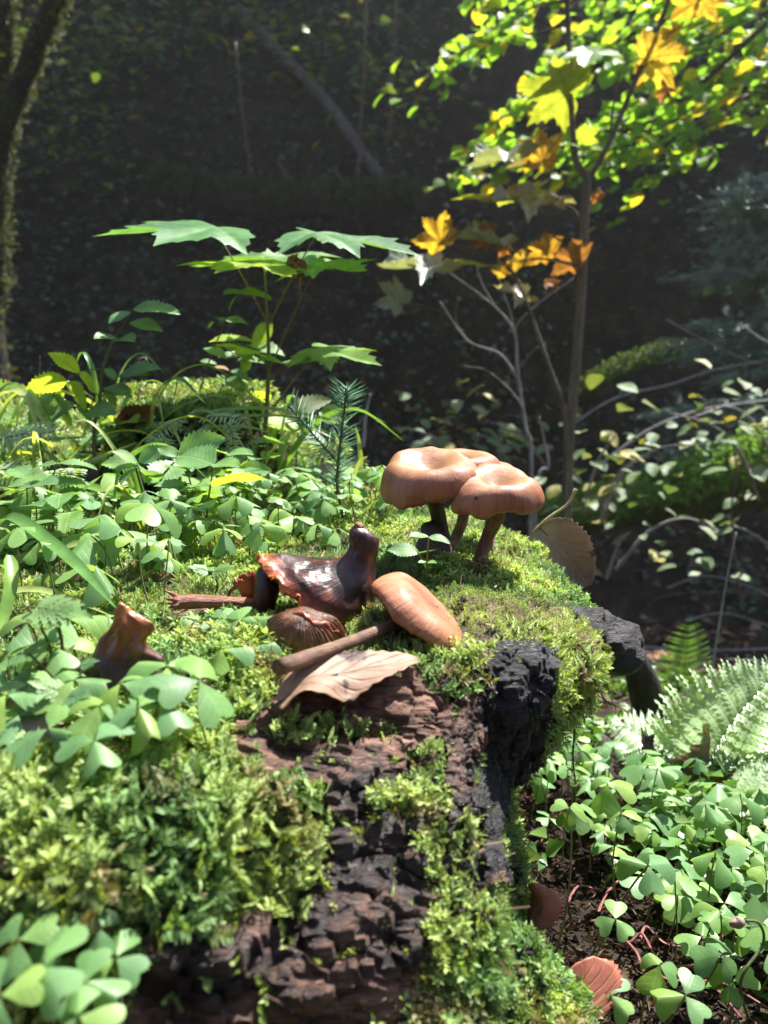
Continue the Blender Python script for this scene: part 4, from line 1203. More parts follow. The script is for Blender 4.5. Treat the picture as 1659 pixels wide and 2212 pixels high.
# ------------------------------------------------------------------ wood sorrel: three heart-shaped leaflets on a thin stalk
M_sor = leaf_mat('sorrel', [(0.14, 0.28, 0.10), (0.20, 0.37, 0.12), (0.26, 0.43, 0.11), (0.18, 0.35, 0.15), (0.12, 0.24, 0.08), (0.30, 0.45, 0.09), (0.21, 0.38, 0.16)], 0.42, 0.46, 0.45, (0.35, 1.4), nside=5.0, bump=.15, mottle=.15)
M_sorst = stem_mat('sorrel_stalk', [(0.35, (0.16, 0.22, 0.06)), (0.6, (0.26, 0.20, 0.08)), (0.75, (0.30, 0.09, 0.07))], 0.5)
def leaflet(fold, cup, seed):
    r = np.random.default_rng(seed)
    ol = [(0, .012), (.2, .17), (.42, .36), (.66, .50), (.86, .50), (.985, .38), (1.01, .20), (.90, .015)]
    ol = [tuple(q[:2]) for q in spline([(x, y, 0) for x, y in ol], 12)]
    V, UV = [], []
    cols = [0, .22, .5, .78, 1.0]
    nr = len(ol)
    for sgn in (-1, 1):
        for i, (x, y) in enumerate(ol):
            xm = .90 * (i / (nr - 1)) ** .9
            for c in cols:
                px = xm * (1 - c) + x * c; py = y * c * (1 + .03 * math.sin(5 * i + seed))
                V.append((px, sgn * py, -fold * (1.5 * py * py + .25 * py) + cup * px * (1 - px) + .02 * math.sin(6 * px + seed) - .10 * px * px)); UV.append((py * sgn, px))
    n = len(cols); F = []
    for h in (0, 1):
        o = h * nr * n
        for i in range(nr - 1):
            for c in range(n - 1):
                q = [o + i * n + c, o + (i + 1) * n + c, o + (i + 1) * n + c + 1, o + i * n + c + 1]
                F.append(q if h else q[::-1])
    V = np.array(V)
    # left half's midrib column sits on the right half's
    F = np.array(F)
    V[np.arange(nr) * n, 1] = 0; V[nr * n + np.arange(nr) * n, 1] = 0
    return V, [F], np.array(UV)
LEAFLETS = [mesh('sorrel_leaflet', *leaflet(f, c, k)[:2], M_sor, leaflet(f, c, k)[2]) for k, (f, c) in enumerate([(.15, .1), (.35, .12), (.6, .1), (1.0, .05), (.2, -.1)])]
_stk = []
for k in range(4):
    b1, b2 = RNG.uniform(-.22, .22, 2)
    V, F, UV = tube(spline([(0, 0, -.12), (b1, b2, .35), (b1 * .8, b2 * .6, .75), (0, 0, 1)], 10), [.03, .022, .022], 5)
    _stk.append((V, F, UV))
STK = [mesh('sorrel_stalk', V, F, M_sorst, UV) for V, F, UV in _stk]
N_SOR = 0
def sorrel(head, base, size, label, group, droop=None, face=None):
    """head: where the three leaflets meet; base: on the ground"""
    global N_SOR
    N_SOR += 1
    head, base = np.asarray(head, float), np.asarray(base, float)
    t = thing('wood_sorrel', label, 'wood sorrel', base, group)
    h = head - base; L = np.linalg.norm(h)
    th = min(1.0, 1.6 / L)
    M = rot_to(h, RNG.uniform(0, 6.28)) @ Matrix.Diagonal((L * .9, L * .9, L, 1))
    w = .9 + .5 * RNG.random()
    M = rot_to(h, RNG.uniform(0, 6.28)) @ Matrix.Diagonal((1.5 * w, 1.5 * w, L, 1))
    ob('stalk', STK[RNG.integers(4)], t, M)
    a0 = RNG.uniform(0, 6.28)
    nrm = unit(np.array([RNG.normal(0, .22), RNG.normal(-.12, .22), 1]) if face is None else np.asarray(face, float))
    x = unit(np.cross(nrm, [.2, 1, .1])); y = np.cross(nrm, x)
    dr = RNG.uniform(-.05, .55) if droop is None else droop
    for k in range(3):
        a = a0 + k * 2.094 + RNG.normal(0, .1)
        d = x * math.cos(a) + y * math.sin(a)
        dk = dr + RNG.normal(0, .1)
        dd = d * math.cos(dk) - nrm * math.sin(dk)
        upn = nrm * math.cos(dk) + d * math.sin(dk)
        s = size * RNG.uniform(.8, 1.15)
        ob('leaflet', LEAFLETS[RNG.integers(len(LEAFLETS))], t, frame(h + dd * size * .04, dd, upn, s, s, s))
    return t

def carpet(n, poly, hmin, hmax, smin, smax, label, group, mind=1.0, seed=5, ok=lambda p: True):
    r = np.random.default_rng(seed)
    us = [p[0] for p in poly]; vs = [p[1] for p in poly]
    got, tries = [], 0
    while len(got) < n and tries < n * 40:
        tries += 1
        u, v = r.uniform(min(us), max(us)), r.uniform(min(vs), max(vs))
        if not in_poly(np.array([u]), np.array([v]), poly)[0]: continue
        p = hit(u, v)
        if p[1] > 120 or not ok(p): continue
        if any(np.hypot(*(p[:2] - g[:2])) < mind for g in got): continue
        got.append(p)
        sorrel(p + np.array([r.normal(0, .5), r.normal(0, .5), r.uniform(hmin, hmax)]), p - [0, 0, .1], r.uniform(smin, smax), label, group)

carpet(80, [(330, 1150), (560, 1085), (830, 1090), (800, 1150), (720, 1185), (590, 1215), (560, 1245), (400, 1255), (300, 1240)], 1.0, 3.4, .6, 1.4,
       'small pale green wood sorrel in the carpet behind the rotten mushrooms', 'sorrel carpet behind the rotten mushrooms', 1.25, 5)
carpet(22, [(560, 1060), (830, 1060), (1000, 1090), (900, 1130), (600, 1120)], 1.0, 3.0, .6, 1.35,
       'wood sorrel round the foot of the spruce seedling', 'sorrel round the spruce seedling', 1.6, 6)
carpet(26, [(-20, 1180), (330, 1120), (380, 1250), (370, 1330), (-20, 1330)], 1.0, 3.8, .7, 1.65,
       'wood sorrel growing between the broad grass blades on the left', 'sorrel between the grass blades', 1.7, 7)
carpet(13, [(360, 1345), (540, 1345), (550, 1420), (470, 1440), (380, 1430)], .3, .7, .75, 1.05,
       'wood sorrel in front of the lying red-brown stem', 'sorrel in front of the lying stem', 1.1, 8)
carpet(12, [(-20, 1000), (300, 1010), (560, 1010), (600, 1050), (300, 1130), (-20, 1130)], 1.5, 3.0, 1.0, 1.6,
       'wood sorrel under the leafy seedlings on the left bank', 'sorrel under the seedlings', 2.2, 9)
# front left clump, heads placed one by one
FL = [(105, 1575, 21.6, 1.05), (205, 1600, 20.8, 1.0), (215, 1525, 21.8, 1.1), (262, 1475, 22.8, 1.15), (300, 1528, 21.8, 1.15), (355, 1520, 22.2, .95), (362, 1440, 24.0, 1.2), (430, 1468, 23.0, 1.25),
      (160, 1470, 23.5, 1.1), (60, 1480, 23.5, 1.1), (20, 1415, 25, 1.2), (120, 1400, 25.5, 1.1), (40, 1545, 22.6, .9), (150, 1340, 27, 1.2), (60, 1345, 27, 1.2), (15, 1500, 23, 1.1)]
for u, v, y, s in FL:
    h = P(u, v, y * .905)
    b = np.array([h[0] + RNG.normal(0, .4), h[1] + .7 + RNG.normal(0, .3), 0]); b[2] = min(surf(b[0], b[1]), h[2] - .6) - .1
    sorrel(h, b, s, 'large-leaved wood sorrel in the clump round the tent-like rotten mushroom', 'sorrel clump at the left of the stump', droop=RNG.uniform(-.05, .4), face=(RNG.normal(0, .2), -.30, 1))
for u, v, y, s in [(115, 2090, 14.0, .95), (270, 2070, 15.2, .75), (60, 2030, 15.0, .9), (205, 2120, 14.4, .85), (20, 2150, 13.4, .9), (190, 2195, 13.6, .8), (235, 2005, 15.6, .6), (130, 2010, 15.6, .8)]:
    h = P(u - 20, v, y)
    b = np.array([h[0] - .5, h[1] + .6, 0]); b[2] = 9.3
    b[2] = ground_h(b[0], b[1]) - .2
    sorrel(h, b, s, 'blurred wood sorrel below the overhanging moss at the bottom of the stump', 'sorrel under the moss overhang', droop=RNG.uniform(0, .3), face=(RNG.normal(0, .25), -.5, 1))
# right, on the soil beside the stump
carpet(78, [(1110, 1700), (1250, 1680), (1659, 1850), (1690, 2230), (1560, 2230), (1420, 2040), (1290, 1930), (1150, 1800)], 1.2, 5.2, .7, 1.6,
       'wood sorrel in the leafy patch on the soil beside the stump', 'sorrel patch beside the stump', 1.35, 10, ok=lambda p: p[2] < 16)
for u, v, y, s, lb in [(1320, 2150, 24.5, .8, 'small bright wood sorrel standing over the red-brown dead leaf'), (1230, 1745, 31, 1.0, 'wood sorrel with one leaf caught in light below the hanging moss strand'),
                       (1425, 2085, 25.5, 1.05, 'wood sorrel with dewy dark leaves above the red runners'), (1400, 1870, 30.0, 1.3, 'broad dewy wood sorrel leaning over the bare soil'), (1330, 1985, 28.0, .9, 'wood sorrel on long red stalk over the bare soil'),
                       (1480, 2150, 24.5, 1.1, 'wood sorrel at the end of the red runners'), (1560, 2060, 27, 1.1, 'wood sorrel beside the nodding seed head')]:
    h = P(u, v, y); b = np.array([h[0] - abs(RNG.normal(0, 1.2)), h[1] + 1.0, 0]); b[2] = ground_h(b[0], b[1]) - .2
    sorrel(h, b, s, lb, None, droop=RNG.uniform(.1, .6), face=(RNG.normal(0, .2), -.45, 1))

# red creeping runners on the soil
M_run = stem_mat('red_runner', [(0.35, (0.22, 0.05, 0.06)), (0.55, (0.36, 0.12, 0.12)), (0.72, (0.45, 0.24, 0.2))], 0.45)
for k, px in enumerate([[(1275, 2000), (1320, 2010), (1355, 2045), (1385, 2040), (1420, 2085), (1465, 2120)], [(1290, 1985), (1310, 1950), (1345, 1900), (1372, 1865)], [(1380, 2045), (1395, 2025), (1440, 2050), (1520, 2070)],
                        [(1420, 2085), (1428, 2135), (1470, 2130), (1560, 2150), (1660, 2190)], [(1430, 2140), (1450, 2180), (1475, 2215)], [(1225, 1960), (1250, 1935), (1300, 1935)], [(1440, 2100), (1500, 2110), (1540, 2080), (1560, 2040)],
                        [(1355, 2045), (1375, 2085), (1388, 2110)], [(1465, 2120), (1540, 2160), (1600, 2210)]]):
    pts = [hit(u, v) + [0, 0, .25 + .35 * (i % 2)] for i, (u, v) in enumerate(px)]
    for p in pts: p[2] = max(p[2], ground_h(p[0], p[1]) + .2)
    t = thing('creeping_runner', 'pinkish red creeping sorrel runner on the dark soil', 'runner', pts[0], 'red runners on the soil')
    stalk(t, pts[0], pts, [.075, .065, .045], M_run, 'runner', 7, 30)
sd = P(1598, 1990, 27)
t = thing('seed_head', 'nodding pale brown seed head on a curved stalk in the sorrel patch', 'seed head', np.array([sd[0] + 1.2, sd[1] + .6, ground_h(sd[0] + 1.2, sd[1] + .6)]))
o_ = np.array([sd[0] + 1.2, sd[1] + .6, ground_h(sd[0] + 1.2, sd[1] + .6)])
stalk(t, o_, [o_ - [0, 0, .2], P(1600, 2120, 26.5), P(1648, 2040, 27), P(1640, 1995, 27), P(1610, 1988, 27)], [.07, .06, .06], M_gstem, 'stalk', 6, 26)
V, F, UV = lathe([(0, 1.2), (.3, 1.0), (.55, .5), (.6, .1), (.45, -.3), (.2, -.5)], 16, .38)
V = V + .05 * fbm(V * 5, 2)[:, None]
ob('pod', mesh('pod', V, F, M_deadg, UV), t, Matrix.Translation(Vector(P(1598, 1992, 27) - o_)) @ rot_to((-1, -.2, -.1)))
# ------------------------------------------------------------------ seedlings on the bank
def petl(leaf, parent, org, pts, rad=(.05, .04), mat=None):
    return stalk(parent, org, pts, rad, mat or M_pet, 'petiole', 6, 10)

# maple seedling
YM = 62.0
O = P(566, 1015, YM); O[2] = surf(O[0], O[1]) - .3
t = thing('maple_seedling', 'young maple seedling with flat green lobed leaves on reddish stalks above the mossy hump', 'seedling', O)
stalk(t, O, [O, P(572, 940, YM), P(580, 800, YM), P(578, 700, YM), P(571, 572, YM)], [.22, .2, .17, .12, .08], M_gstem, 'stem', 8, 24)
for (s0, pe, tip, me, upd, wd, mt) in [
    ((579, 700, 62), (465, 497, 61), (212, 466, 58), 1, (0.05, -.24, 1), .9, M_maple),
    ((581, 700, 62), (682, 508, 62), (903, 512, 60), 1, (-.05, -.22, 1), .8, M_maple),
    ((572, 580, 62), (570, 574, 62), (462, 576, 56), 0, (0, -.30, 1), 1.0, M_ashy),
    ((582, 800, 62), (682, 578, 62), (792, 578, 59), 2, (0, -.35, 1), 1.05, M_maple),
    ((574, 590, 63), (588, 566, 65), (628, 545, 72), 2, (0, -.2, 1), 1.0, M_maple),
    ((575, 590, 62), (560, 570, 64), (500, 552, 70), 0, (0, -.2, 1), .9, M_maple),
    ((590, 880, 61), (692, 757, 60), (815, 762, 57), 1, (0, -.30, 1), .8, M_maple),
    ((580, 790, 62), (600, 782, 61), (692, 786, 58), 3, (0, -.1, 1), .5, M_maple),
    ((579, 770, 62), (560, 765, 61), (455, 738, 60), 0, (0, -.2, 1), .6, M_ashy)]:
    stalk(t, O, [P(*s0), (P(*s0) + P(*pe)) / 2 + [0, 0, .15], P(*pe)], [.085, .06, .055], M_pet, 'petiole', 6, 9)
    leaf_at(t, O, P(*pe), P(*tip), MPL(me, mt), upd, wd)
leaf_at(t, O, P(632, 572, 60), P(656, 637, 59.5), MPD(3, M_dead), (.6, -.6, .3), .35, 'withered_leaf')

def compound(label, stem, leaves, y, rad=(.16, .1, .05), pets=(), group=None, name='leafy_seedling', smat=None, lw=1.0):
    """stem: pixels from the foot up; leaves: (base u,v, tip u,v, material, up)"""
    O = P(*stem[0], y); g = surf(O[0], O[1]) - .3
    O2 = O.copy(); O2[2] = min(g, O[2])
    t = thing(name, label, 'seedling', O2, group)
    pts = [O2] + [P(u, v, y) for u, v in stem]
    stalk(t, O2, pts, rad, smat or M_gstem, 'stem', 7, 26)
    for pp in pets: stalk(t, O2, [P(u, v, y) for u, v in pp], [.06, .04], M_gstem, 'leaf_stalk', 5, 10)
    for k, L in enumerate(leaves):
        b0, b1, t0, t1 = L[:4]
        mt = L[4] if len(L) > 4 and L[4] else M_ash
        upd = L[5] if len(L) > 5 else (RNG.normal(0, .15), -.45, 1)
        dy = L[6] if len(L) > 6 else RNG.uniform(-2.0, .4)
        leaf_at(t, O2, P(b0, b1, y), P(b0 + (t0 - b0) * 1.2, b1 + (t1 - b1) * 1.2, y + dy), SL_(k % 3, mt), upd, (1.05 if len(L) < 8 else L[7]) * lw)
    return t
FC = (0.1, .8, .6)        # hanging so that the sun shines through from behind
compound('tall seedling with paired toothed leaflets and a cluster of yellow-green ones on the left bank', [(203, 950), (215, 870), (222, 800), (240, 745), (262, 710), (285, 672)],
         [(286, 668, 367, 661), (281, 675, 241, 688), (279, 697, 338, 703), (256, 731, 215, 722), (256, 733, 281, 727), (253, 815, 323, 787), (256, 814, 308, 801), (226, 796, 250, 815),
          (172, 806, 120, 764, M_ashy, FC, -.5), (145, 822, 70, 833, M_ashy, FC, -.5), (170, 806, 206, 838, M_ashy, FC, -.5), (150, 825, 188, 872, M_ashy, FC, -.5), (140, 850, 112, 862, M_ashy, FC, -.5),
          (160, 872, 92, 900, None, (0, -.6, .8)), (165, 875, 197, 902, None, FC), (120, 885, 160, 915, M_ashy, FC), (192, 886, 234, 884, None, (0, -.7, .7)), (225, 838, 272, 838), (228, 845, 250, 872, None, FC), (226, 842, 276, 848)],
         55.0, pets=[[(222, 798), (205, 797), (172, 806), (143, 822)], [(222, 800), (240, 820), (254, 814)], [(222, 858), (228, 845), (246, 816)], [(220, 880), (208, 850), (195, 885)]])
compound('small seedling with toothed leaves beside the dry seed stalk on the left bank', [(88, 945), (92, 890), (118, 852)], [(118, 852, 60, 905, None, (0, -.6, .8)), (116, 854, 150, 890, None, FC), (95, 880, 60, 868), (93, 885, 120, 912, None, FC)], 54.0, rad=(.12, .08, .06))
compound('short seedling with rounded leaves and a bud in front of the dark hollow', [(325, 1245), (317, 1130), (312, 1080), (294, 1008)],
         [(296, 1003, 232, 996, None, (0, -.6, .8)), (296, 1000, 258, 975, None, (0, -.5, .8)), (300, 998, 345, 968, None, (0.1, -.8, .6)), (300, 1005, 320, 1028, None, FC), (298, 1008, 262, 1032, None, FC), (316, 1110, 345, 1120), (320, 1150, 305, 1180, None, FC)], 45.5, rad=(.11, .09, .10))
compound('short seedling with broad paired leaves on a brown stem near the mossy hump', [(348, 1245), (349, 1120), (346, 1042), (366, 1010), (386, 988)],
         [(386, 987, 458, 948, None, (.2, -.8, .6)), (384, 986, 348, 966, None, (0, -.5, .8)), (388, 990, 410, 1003), (344, 1040, 318, 1012, None, FC), (357, 1086, 281, 1083, None, (0, -.3, 1)), (358, 1086, 412, 1105, None, (0, -.4, 1)), (352, 1120, 380, 1140)], 45.0, rad=(.10, .08, .05))
compound('low seedling with three oval leaves on a jointed stem behind the sorrel carpet', [(391, 1180), (388, 1105), (398, 1078)],
         [(398, 1078, 352, 1062, None, (0, -.6, .8)), (400, 1077, 436, 1060), (398, 1082, 425, 1100, None, FC), (400, 1080, 455, 1088)], 46.0, rad=(.13, .11, .06))
compound('thin leaning bramble shoot with small sparse leaves left of the maple stem', [(420, 885), (445, 800), (475, 722), (505, 655), (545, 595)],
         [(495, 672, 510, 632), (500, 634, 570, 630), (478, 690, 525, 690), (470, 690, 500, 692), (462, 695, 450, 705, M_ashy), (440, 752, 480, 762), (432, 780, 465, 782), (520, 630, 490, 628), (480, 745, 540, 765)], 66.0, rad=(.09, .07, .03), smat=M_twig, lw=.8)
compound('bramble shoot with yellowing leaves behind the maple stem', [(455, 890), (480, 835), (510, 780), (550, 730), (592, 692)],
         [(590, 700, 548, 740, M_ashy, FC), (545, 738, 470, 725, M_ashy, (0, -.3, 1)), (530, 745, 600, 752), (520, 770, 480, 765), (512, 778, 560, 775), (495, 800, 470, 790, M_mbrown), (500, 800, 530, 812), (485, 820, 520, 830), (470, 850, 500, 862), (540, 770, 525, 800, M_ashy, FC)], 67.0, rad=(.09, .07, .03), smat=M_twig, lw=.9)
compound('green shoot with jagged bright leaves between maple stem and grass arc', [(530, 960), (540, 900), (545, 868)],
         [(545, 868, 520, 850, M_ashy, FC), (545, 870, 580, 850, M_ashy, FC), (540, 890, 500, 880, M_ashy), (542, 885, 575, 880, None), (535, 905, 498, 900)], 64.0, rad=(.08, .06, .04))
compound('low yellow-green plant with a big pale leaf between maple and spruce seedlings', [(640, 1000), (645, 930), (650, 880)],
         [(620, 905, 690, 860, M_mpale, (0, -.5, .85)), (690, 890, 740, 900, None, (0, -.8, .6)), (650, 930, 585, 905, M_ashy), (645, 940, 700, 950, None)], 63.0, rad=(.08, .06, .04), lw=1.2)
for k, (px, y, lab) in enumerate([([(84, 900), (82, 850), (85, 790), (86, 768)], 56, 'thin bare reddish stick standing beside the left seedling'), ([(365, 905), (378, 850), (390, 790), (401, 770)], 64, 'thin bare dark stick leaning behind the dry curled leaf'),
                                  ([(290, 905), (300, 850), (308, 800), (306, 780)], 63, 'dry dark stalk with a small brown seed tuft on the left bank')]):
    O = P(*px[0], y); O[2] = min(O[2], surf(O[0], O[1]))
    t = thing('dry_stalk', lab, 'stalk', O)
    stalk(t, O, [O] + [P(u, v, y) for u, v in px], [.07, .05, .04], M_twig, 'stalk', 5, 16)
    if k == 2:
        V, F, UV = tube(spline([P(306, 790, y) - O, P(312, 778, y) - O, P(300, 776, y) - O], 8), [.12, .25, .1], 8)
        ob('seed_tuft', mesh('seed_tuft', V + .15 * fbm(V * 3, 2)[:, None], F, M_twig, UV), t)

# tiny herb by the fallen mushroom
O = hit(925, 1262) - [0, 0, .2]
t = thing('herb_seedling', 'tiny hairy seedling with two small leaves beside the withered black mushroom', 'seedling', O)
stalk(t, O, [O, P(922, 1225, 33.5), P(926, 1160, 33.4)], [.06, .05, .04], M_sorst, 'stem', 6, 12)
for b0, tp, up_ in (((926, 1160, 33.4), (885, 1152, 33.0), (0, -.2, 1)), ((926, 1160, 33.4), (972, 1166, 33.0), (0, -.2, 1)), ((922, 1215, 33.5), (905, 1212, 33.2), (0, -.3, 1)), ((923, 1215, 33.5), (942, 1212, 33.2), (0, -.3, 1)), ((905, 1195, 33.6), (838, 1180, 33.6), (0, -.5, 1)), ((905, 1195, 33.6), (905, 1180, 36), (0, -.5, 1))):
    leaf_at(t, O, P(*b0), P(*tp), SL_(0, M_ash), up_, 1.1)
stalk(t, O, [P(922, 1235, 33.6), P(912, 1210, 33.6), P(903, 1192, 33.6)], [.04, .035], M_sorst, 'leaf_stalk', 5, 8)

# ferny herb leaves (deeply cut) on the left foreground
def cut_leaf(n=5):
    parts = []
    V, F, UV = blade(w_lance, 10, 1, .2, .1, .35)
    parts.append((V * [.55, .55, .55] + [.45, 0, 0], F, UV))
    for i in range(n - 1):
        x = .15 + .45 * i / (n - 1); L = .42 - .12 * i / n
        for s in (-1, 1):
            a = s * (1.0 - .1 * i)
            c, q = math.cos(a), math.sin(a)
            W = V * L
            parts.append((np.c_[W[:, 0] * c - W[:, 1] * q + x, W[:, 0] * q + W[:, 1] * c, W[:, 2]], F, UV))
    parts.append(tube(np.array([(0, 0, 0), (.3, 0, .01), (.6, 0, 0)]), [.012, .01, .006], 4))
    return join(parts)
CUT = lmesh('cut_leaf', cut_leaf(), M_ash)
for lab, foot, lv in [('ferny cut-leaved herb in front of the tent-like rotten mushroom', (115, 1500, 23.2), [((60, 1310, 22.6), (200, 1330, 22.2)), ((115, 1325, 22.8), (35, 1335, 22.4)), ((118, 1320, 22.8), (150, 1300, 24.5)), ((90, 1460, 22.4), (10, 1475, 22)), ((100, 1455, 22.4), (170, 1480, 22))]),
                     ('ferny cut-leaved herb among the front sorrel leaves', (150, 1560, 22), [((60, 1410, 21.6), (10, 1440, 21.2)), ((150, 1500, 21.0), (60, 1470, 20.6)), ((170, 1440, 22), (215, 1425, 22)), ((140, 1505, 20.8), (200, 1500, 20.2))]),
                     ('ferny cut-leaved herb behind the lying red-brown stem', (460, 1290, 33), [((455, 1235, 32.5), (405, 1222, 32)), ((455, 1235, 32.5), (510, 1228, 32)), ((457, 1235, 33), (450, 1222, 35))]),
                     ('small ferny herb sprig in front of the lying stem', (470, 1400, 26.8), [((470, 1362, 26.6), (425, 1350, 26.4)), ((470, 1362, 26.6), (520, 1352, 26.4)), ((470, 1360, 26.6), (470, 1335, 27.4))])]:
    O = P(*foot); O[2] = min(O[2], surf(O[0], O[1]))
    t = thing('cut_leaved_herb', lab, 'herb', O)
    for b0, tp in lv:
        leaf_at(t, O, P(*b0), P(*tp), CUT, (RNG.normal(0, .15), -.5, 1), 1.0)
        stalk(t, O, [O, (O + P(*b0)) / 2 + [.2, .2, .1], P(*b0)], [.05, .04], M_gstem, 'leaf_stalk', 5, 9)

# ------------------------------------------------------------------ grass
M_grass = leaf_mat('grass', [(0.16, 0.33, 0.07), (0.22, 0.38, 0.06), (0.14, 0.29, 0.08)], 0.4, 0.3, 0.6, (0.3, 1.3), nside=0.0, bump=.1)
M_grassp = leaf_mat('grass_pale', [(0.42, 0.52, 0.14), (0.38, 0.46, 0.16)], 0.45, 0.35, 0.5, (0.3, 1.2), nside=0.0, bump=.1)
def grass_blade(parent, org, pts, w, mat, upd=(0, -.3, 1), k=24):
    p = spline([np.asarray(q) - org for q in pts], k)
    V, UV = [], []
    for i in range(k):
        s = i / (k - 1); tg = unit(p[min(i + 1, k - 1)] - p[max(i - 1, 0)])
        sd = unit(np.cross(tg, upd)); nn = np.cross(sd, tg)
        ww = w * min(1, 6 * s + .4) * (1 - s ** 3) + .01
        for j in (-1, 0, 1): V.append(p[i] + sd * ww * j + nn * abs(j) * ww * .5); UV.append((j * .5, s))
    i, j = np.meshgrid(np.arange(k - 1), np.arange(2), indexing='ij')
    a = i * 3 + j
    ob('blade', mesh('grass_blade', np.array(V), [np.stack([a, a + 3, a + 4, a + 1], -1).reshape(-1, 4)], mat, np.array(UV)), parent)
def grass(label, blades, group=None):
    O = P(*blades[0][0][0]); O[2] = surf(O[0], O[1]) - .2
    t = thing('grass_tuft', label, 'grass', O, group)
    for px, w, mt, upd in blades:
        grass_blade(t, O, [P(*q) for q in px], w, mt, upd)
U = (0, -.5, 1)
grass('tuft of broad shiny grass blades arching over the sorrel by the tent-like mushroom', [
    ([(-30, 1180, 36), (20, 1120, 34), (110, 1175, 30), (190, 1245, 27), (252, 1315, 24.8)], .30, M_grass, U),
    ([(-40, 1240, 36), (60, 1205, 37), (180, 1172, 38), (350, 1150, 39)], .26, M_grassp, (0, -.7, .7)),
    ([(345, 1150, 39), (365, 1180, 38), (392, 1235, 37)], .26, M_grassp, (.7, -.7, .2)),
    ([(20, 1200, 30), (22, 1260, 29), (5, 1340, 28), (-10, 1400, 27)], .26, M_grass, (.6, -.7, .2)),
    ([(-20, 1300, 30), (60, 1275, 31), (140, 1290, 30), (240, 1330, 28.5)], .18, M_grassp, U), ([(-20, 1250, 34), (120, 1280, 33), (260, 1270, 34), (330, 1230, 35)], .16, M_grassp, U)])
grass('clump of pale grass blades catching the light at the left end of the bank', [
    ([(-20, 960, 56), (20, 870, 55), (55, 850, 54), (95, 905, 53), (130, 960, 52)], .45, M_grassp, U), ([(-30, 920, 56), (10, 850, 55), (60, 860, 53), (80, 930, 52)], .4, M_grassp, U), ([(0, 1000, 54), (60, 960, 52), (140, 950, 51), (190, 945, 50)], .3, M_grass, U),
    ([(-30, 880, 57), (20, 836, 57), (50, 850, 56), (140, 910, 54)], .35, M_grass, U), ([(60, 1060, 50), (150, 1020, 51), (230, 985, 51), (300, 955, 52)], .32, M_grassp, U), ([(40, 1080, 48), (160, 1050, 48), (260, 1075, 47), (300, 1100, 46)], .35, M_grass, U),
    ([(-20, 1040, 50), (80, 1050, 48), (160, 1062, 46), (220, 1070, 45)], .35, M_grass, U)])
grass('long blue-green grass blades arching across the foot of the maple seedling', [
    ([(300, 1000, 60), (380, 915, 60), (470, 890, 59), (580, 885, 58), (700, 905, 57), (770, 930, 56)], .28, M_grass, U), ([(320, 1000, 60), (420, 905, 60), (520, 900, 59), (640, 905, 58), (760, 960, 56)], .22, M_grass, U),
    ([(385, 960, 62), (410, 880, 62), (460, 855, 62), (530, 845, 62)], .12, M_grassp, U), ([(530, 845, 62), (560, 870, 62), (590, 905, 62)], .12, M_grassp, U), ([(340, 1000, 58), (440, 930, 58), (540, 925, 57), (600, 945, 57)], .2, M_grass, U),
    ([(780, 1010, 58), (775, 960, 58), (768, 920, 58)], .18, M_grassp, (.3, -.8, .3)), ([(760, 1040, 56), (775, 1000, 56), (795, 985, 56)], .15, M_grassp, (.3, -.8, .3))])
grass('fine grass sprouts at the right end of the sorrel carpet', [([(490, 1040, 52), (470, 1000, 52), (455, 975, 52)], .12, M_grassp, (.3, -.8, .3)), ([(500, 1040, 52), (520, 1010, 52), (540, 1000, 52)], .12, M_grassp, (.3, -.8, .3)), ([(440, 1110, 47), (470, 1090, 47), (515, 1120, 46)], .2, M_grass, U)])

# ------------------------------------------------------------------ ferns
M_fern = leaf_mat('fern', [(0.12, 0.26, 0.06), (0.16, 0.30, 0.05), (0.11, 0.23, 0.07)], 0.4, 0.42, 0.5, (0.3, 1.3), nside=12.0)
M_fernp = leaf_mat('fern_pale', [(0.40, 0.54, 0.30), (0.44, 0.58, 0.34)], 0.4, 0.3, 0.7, (0.3, 1.3), nside=12.0)
def pinna_geo(n=11, rag=1.1, w0=.085):
    return blade(lambda t: w0 * (1 - t) ** .7 + .004, n * 2, 1, .25, .12, rag)
PIN = {'f': lmesh('pinna', pinna_geo(), M_fern), 'p': lmesh('pinna_pale', pinna_geo(), M_fernp)}
def fern(label, fronds, kind='f', group=None, npair=18, name='fern'):
    """fronds: (pixel polyline with depth, pinna length cm, up)"""
    O = P(*fronds[0][0][0]); O[2] = min(O[2], surf(O[0], O[1]))
    t = thing(name, label, 'fern', O, group)
    for px, L, upd in fronds:
        pts = spline([P(*q) - O for q in px], 40)
        V, F, UV = tube(pts[::2], [.07, .05, .02], 5)
        r = ob('rachis', mesh('rachis', V, F, M_gstem, UV), t)
        for i in range(npair):
            s = .16 + .83 * i / (npair - 1)
            k = min(38, int(s * 39)); p = pts[k]; tg = unit(pts[k + 1] - pts[k])
            sd = unit(np.cross(upd, tg)); ll = L * (math.sin(math.pi * (.22 + .76 * s) ** .9) ** .8 + .04)
            for g in (-1, 1):
                d = unit(sd * g + tg * .38 + np.asarray(upd) * RNG.normal(0, .08))
                ob('pinna', PIN[kind], r, frame(p, d, upd, ll, ll * 1.15, ll))
    return t
fern('fern frond stretching flat over the bank below the left seedlings', [([(-40, 960, 52), (40, 940, 52), (100, 935, 51), (170, 920, 50)], 1.3, (0, -.7, .7)), ([(-40, 1010, 50), (30, 1020, 49), (90, 1045, 47), (150, 1070, 46)], 1.2, (0, -.7, .7)), ([(60, 1130, 46), (90, 1110, 45), (130, 1130, 44), (160, 1160, 43)], 1.0, (0, -.6, .8))], 'p', npair=16)
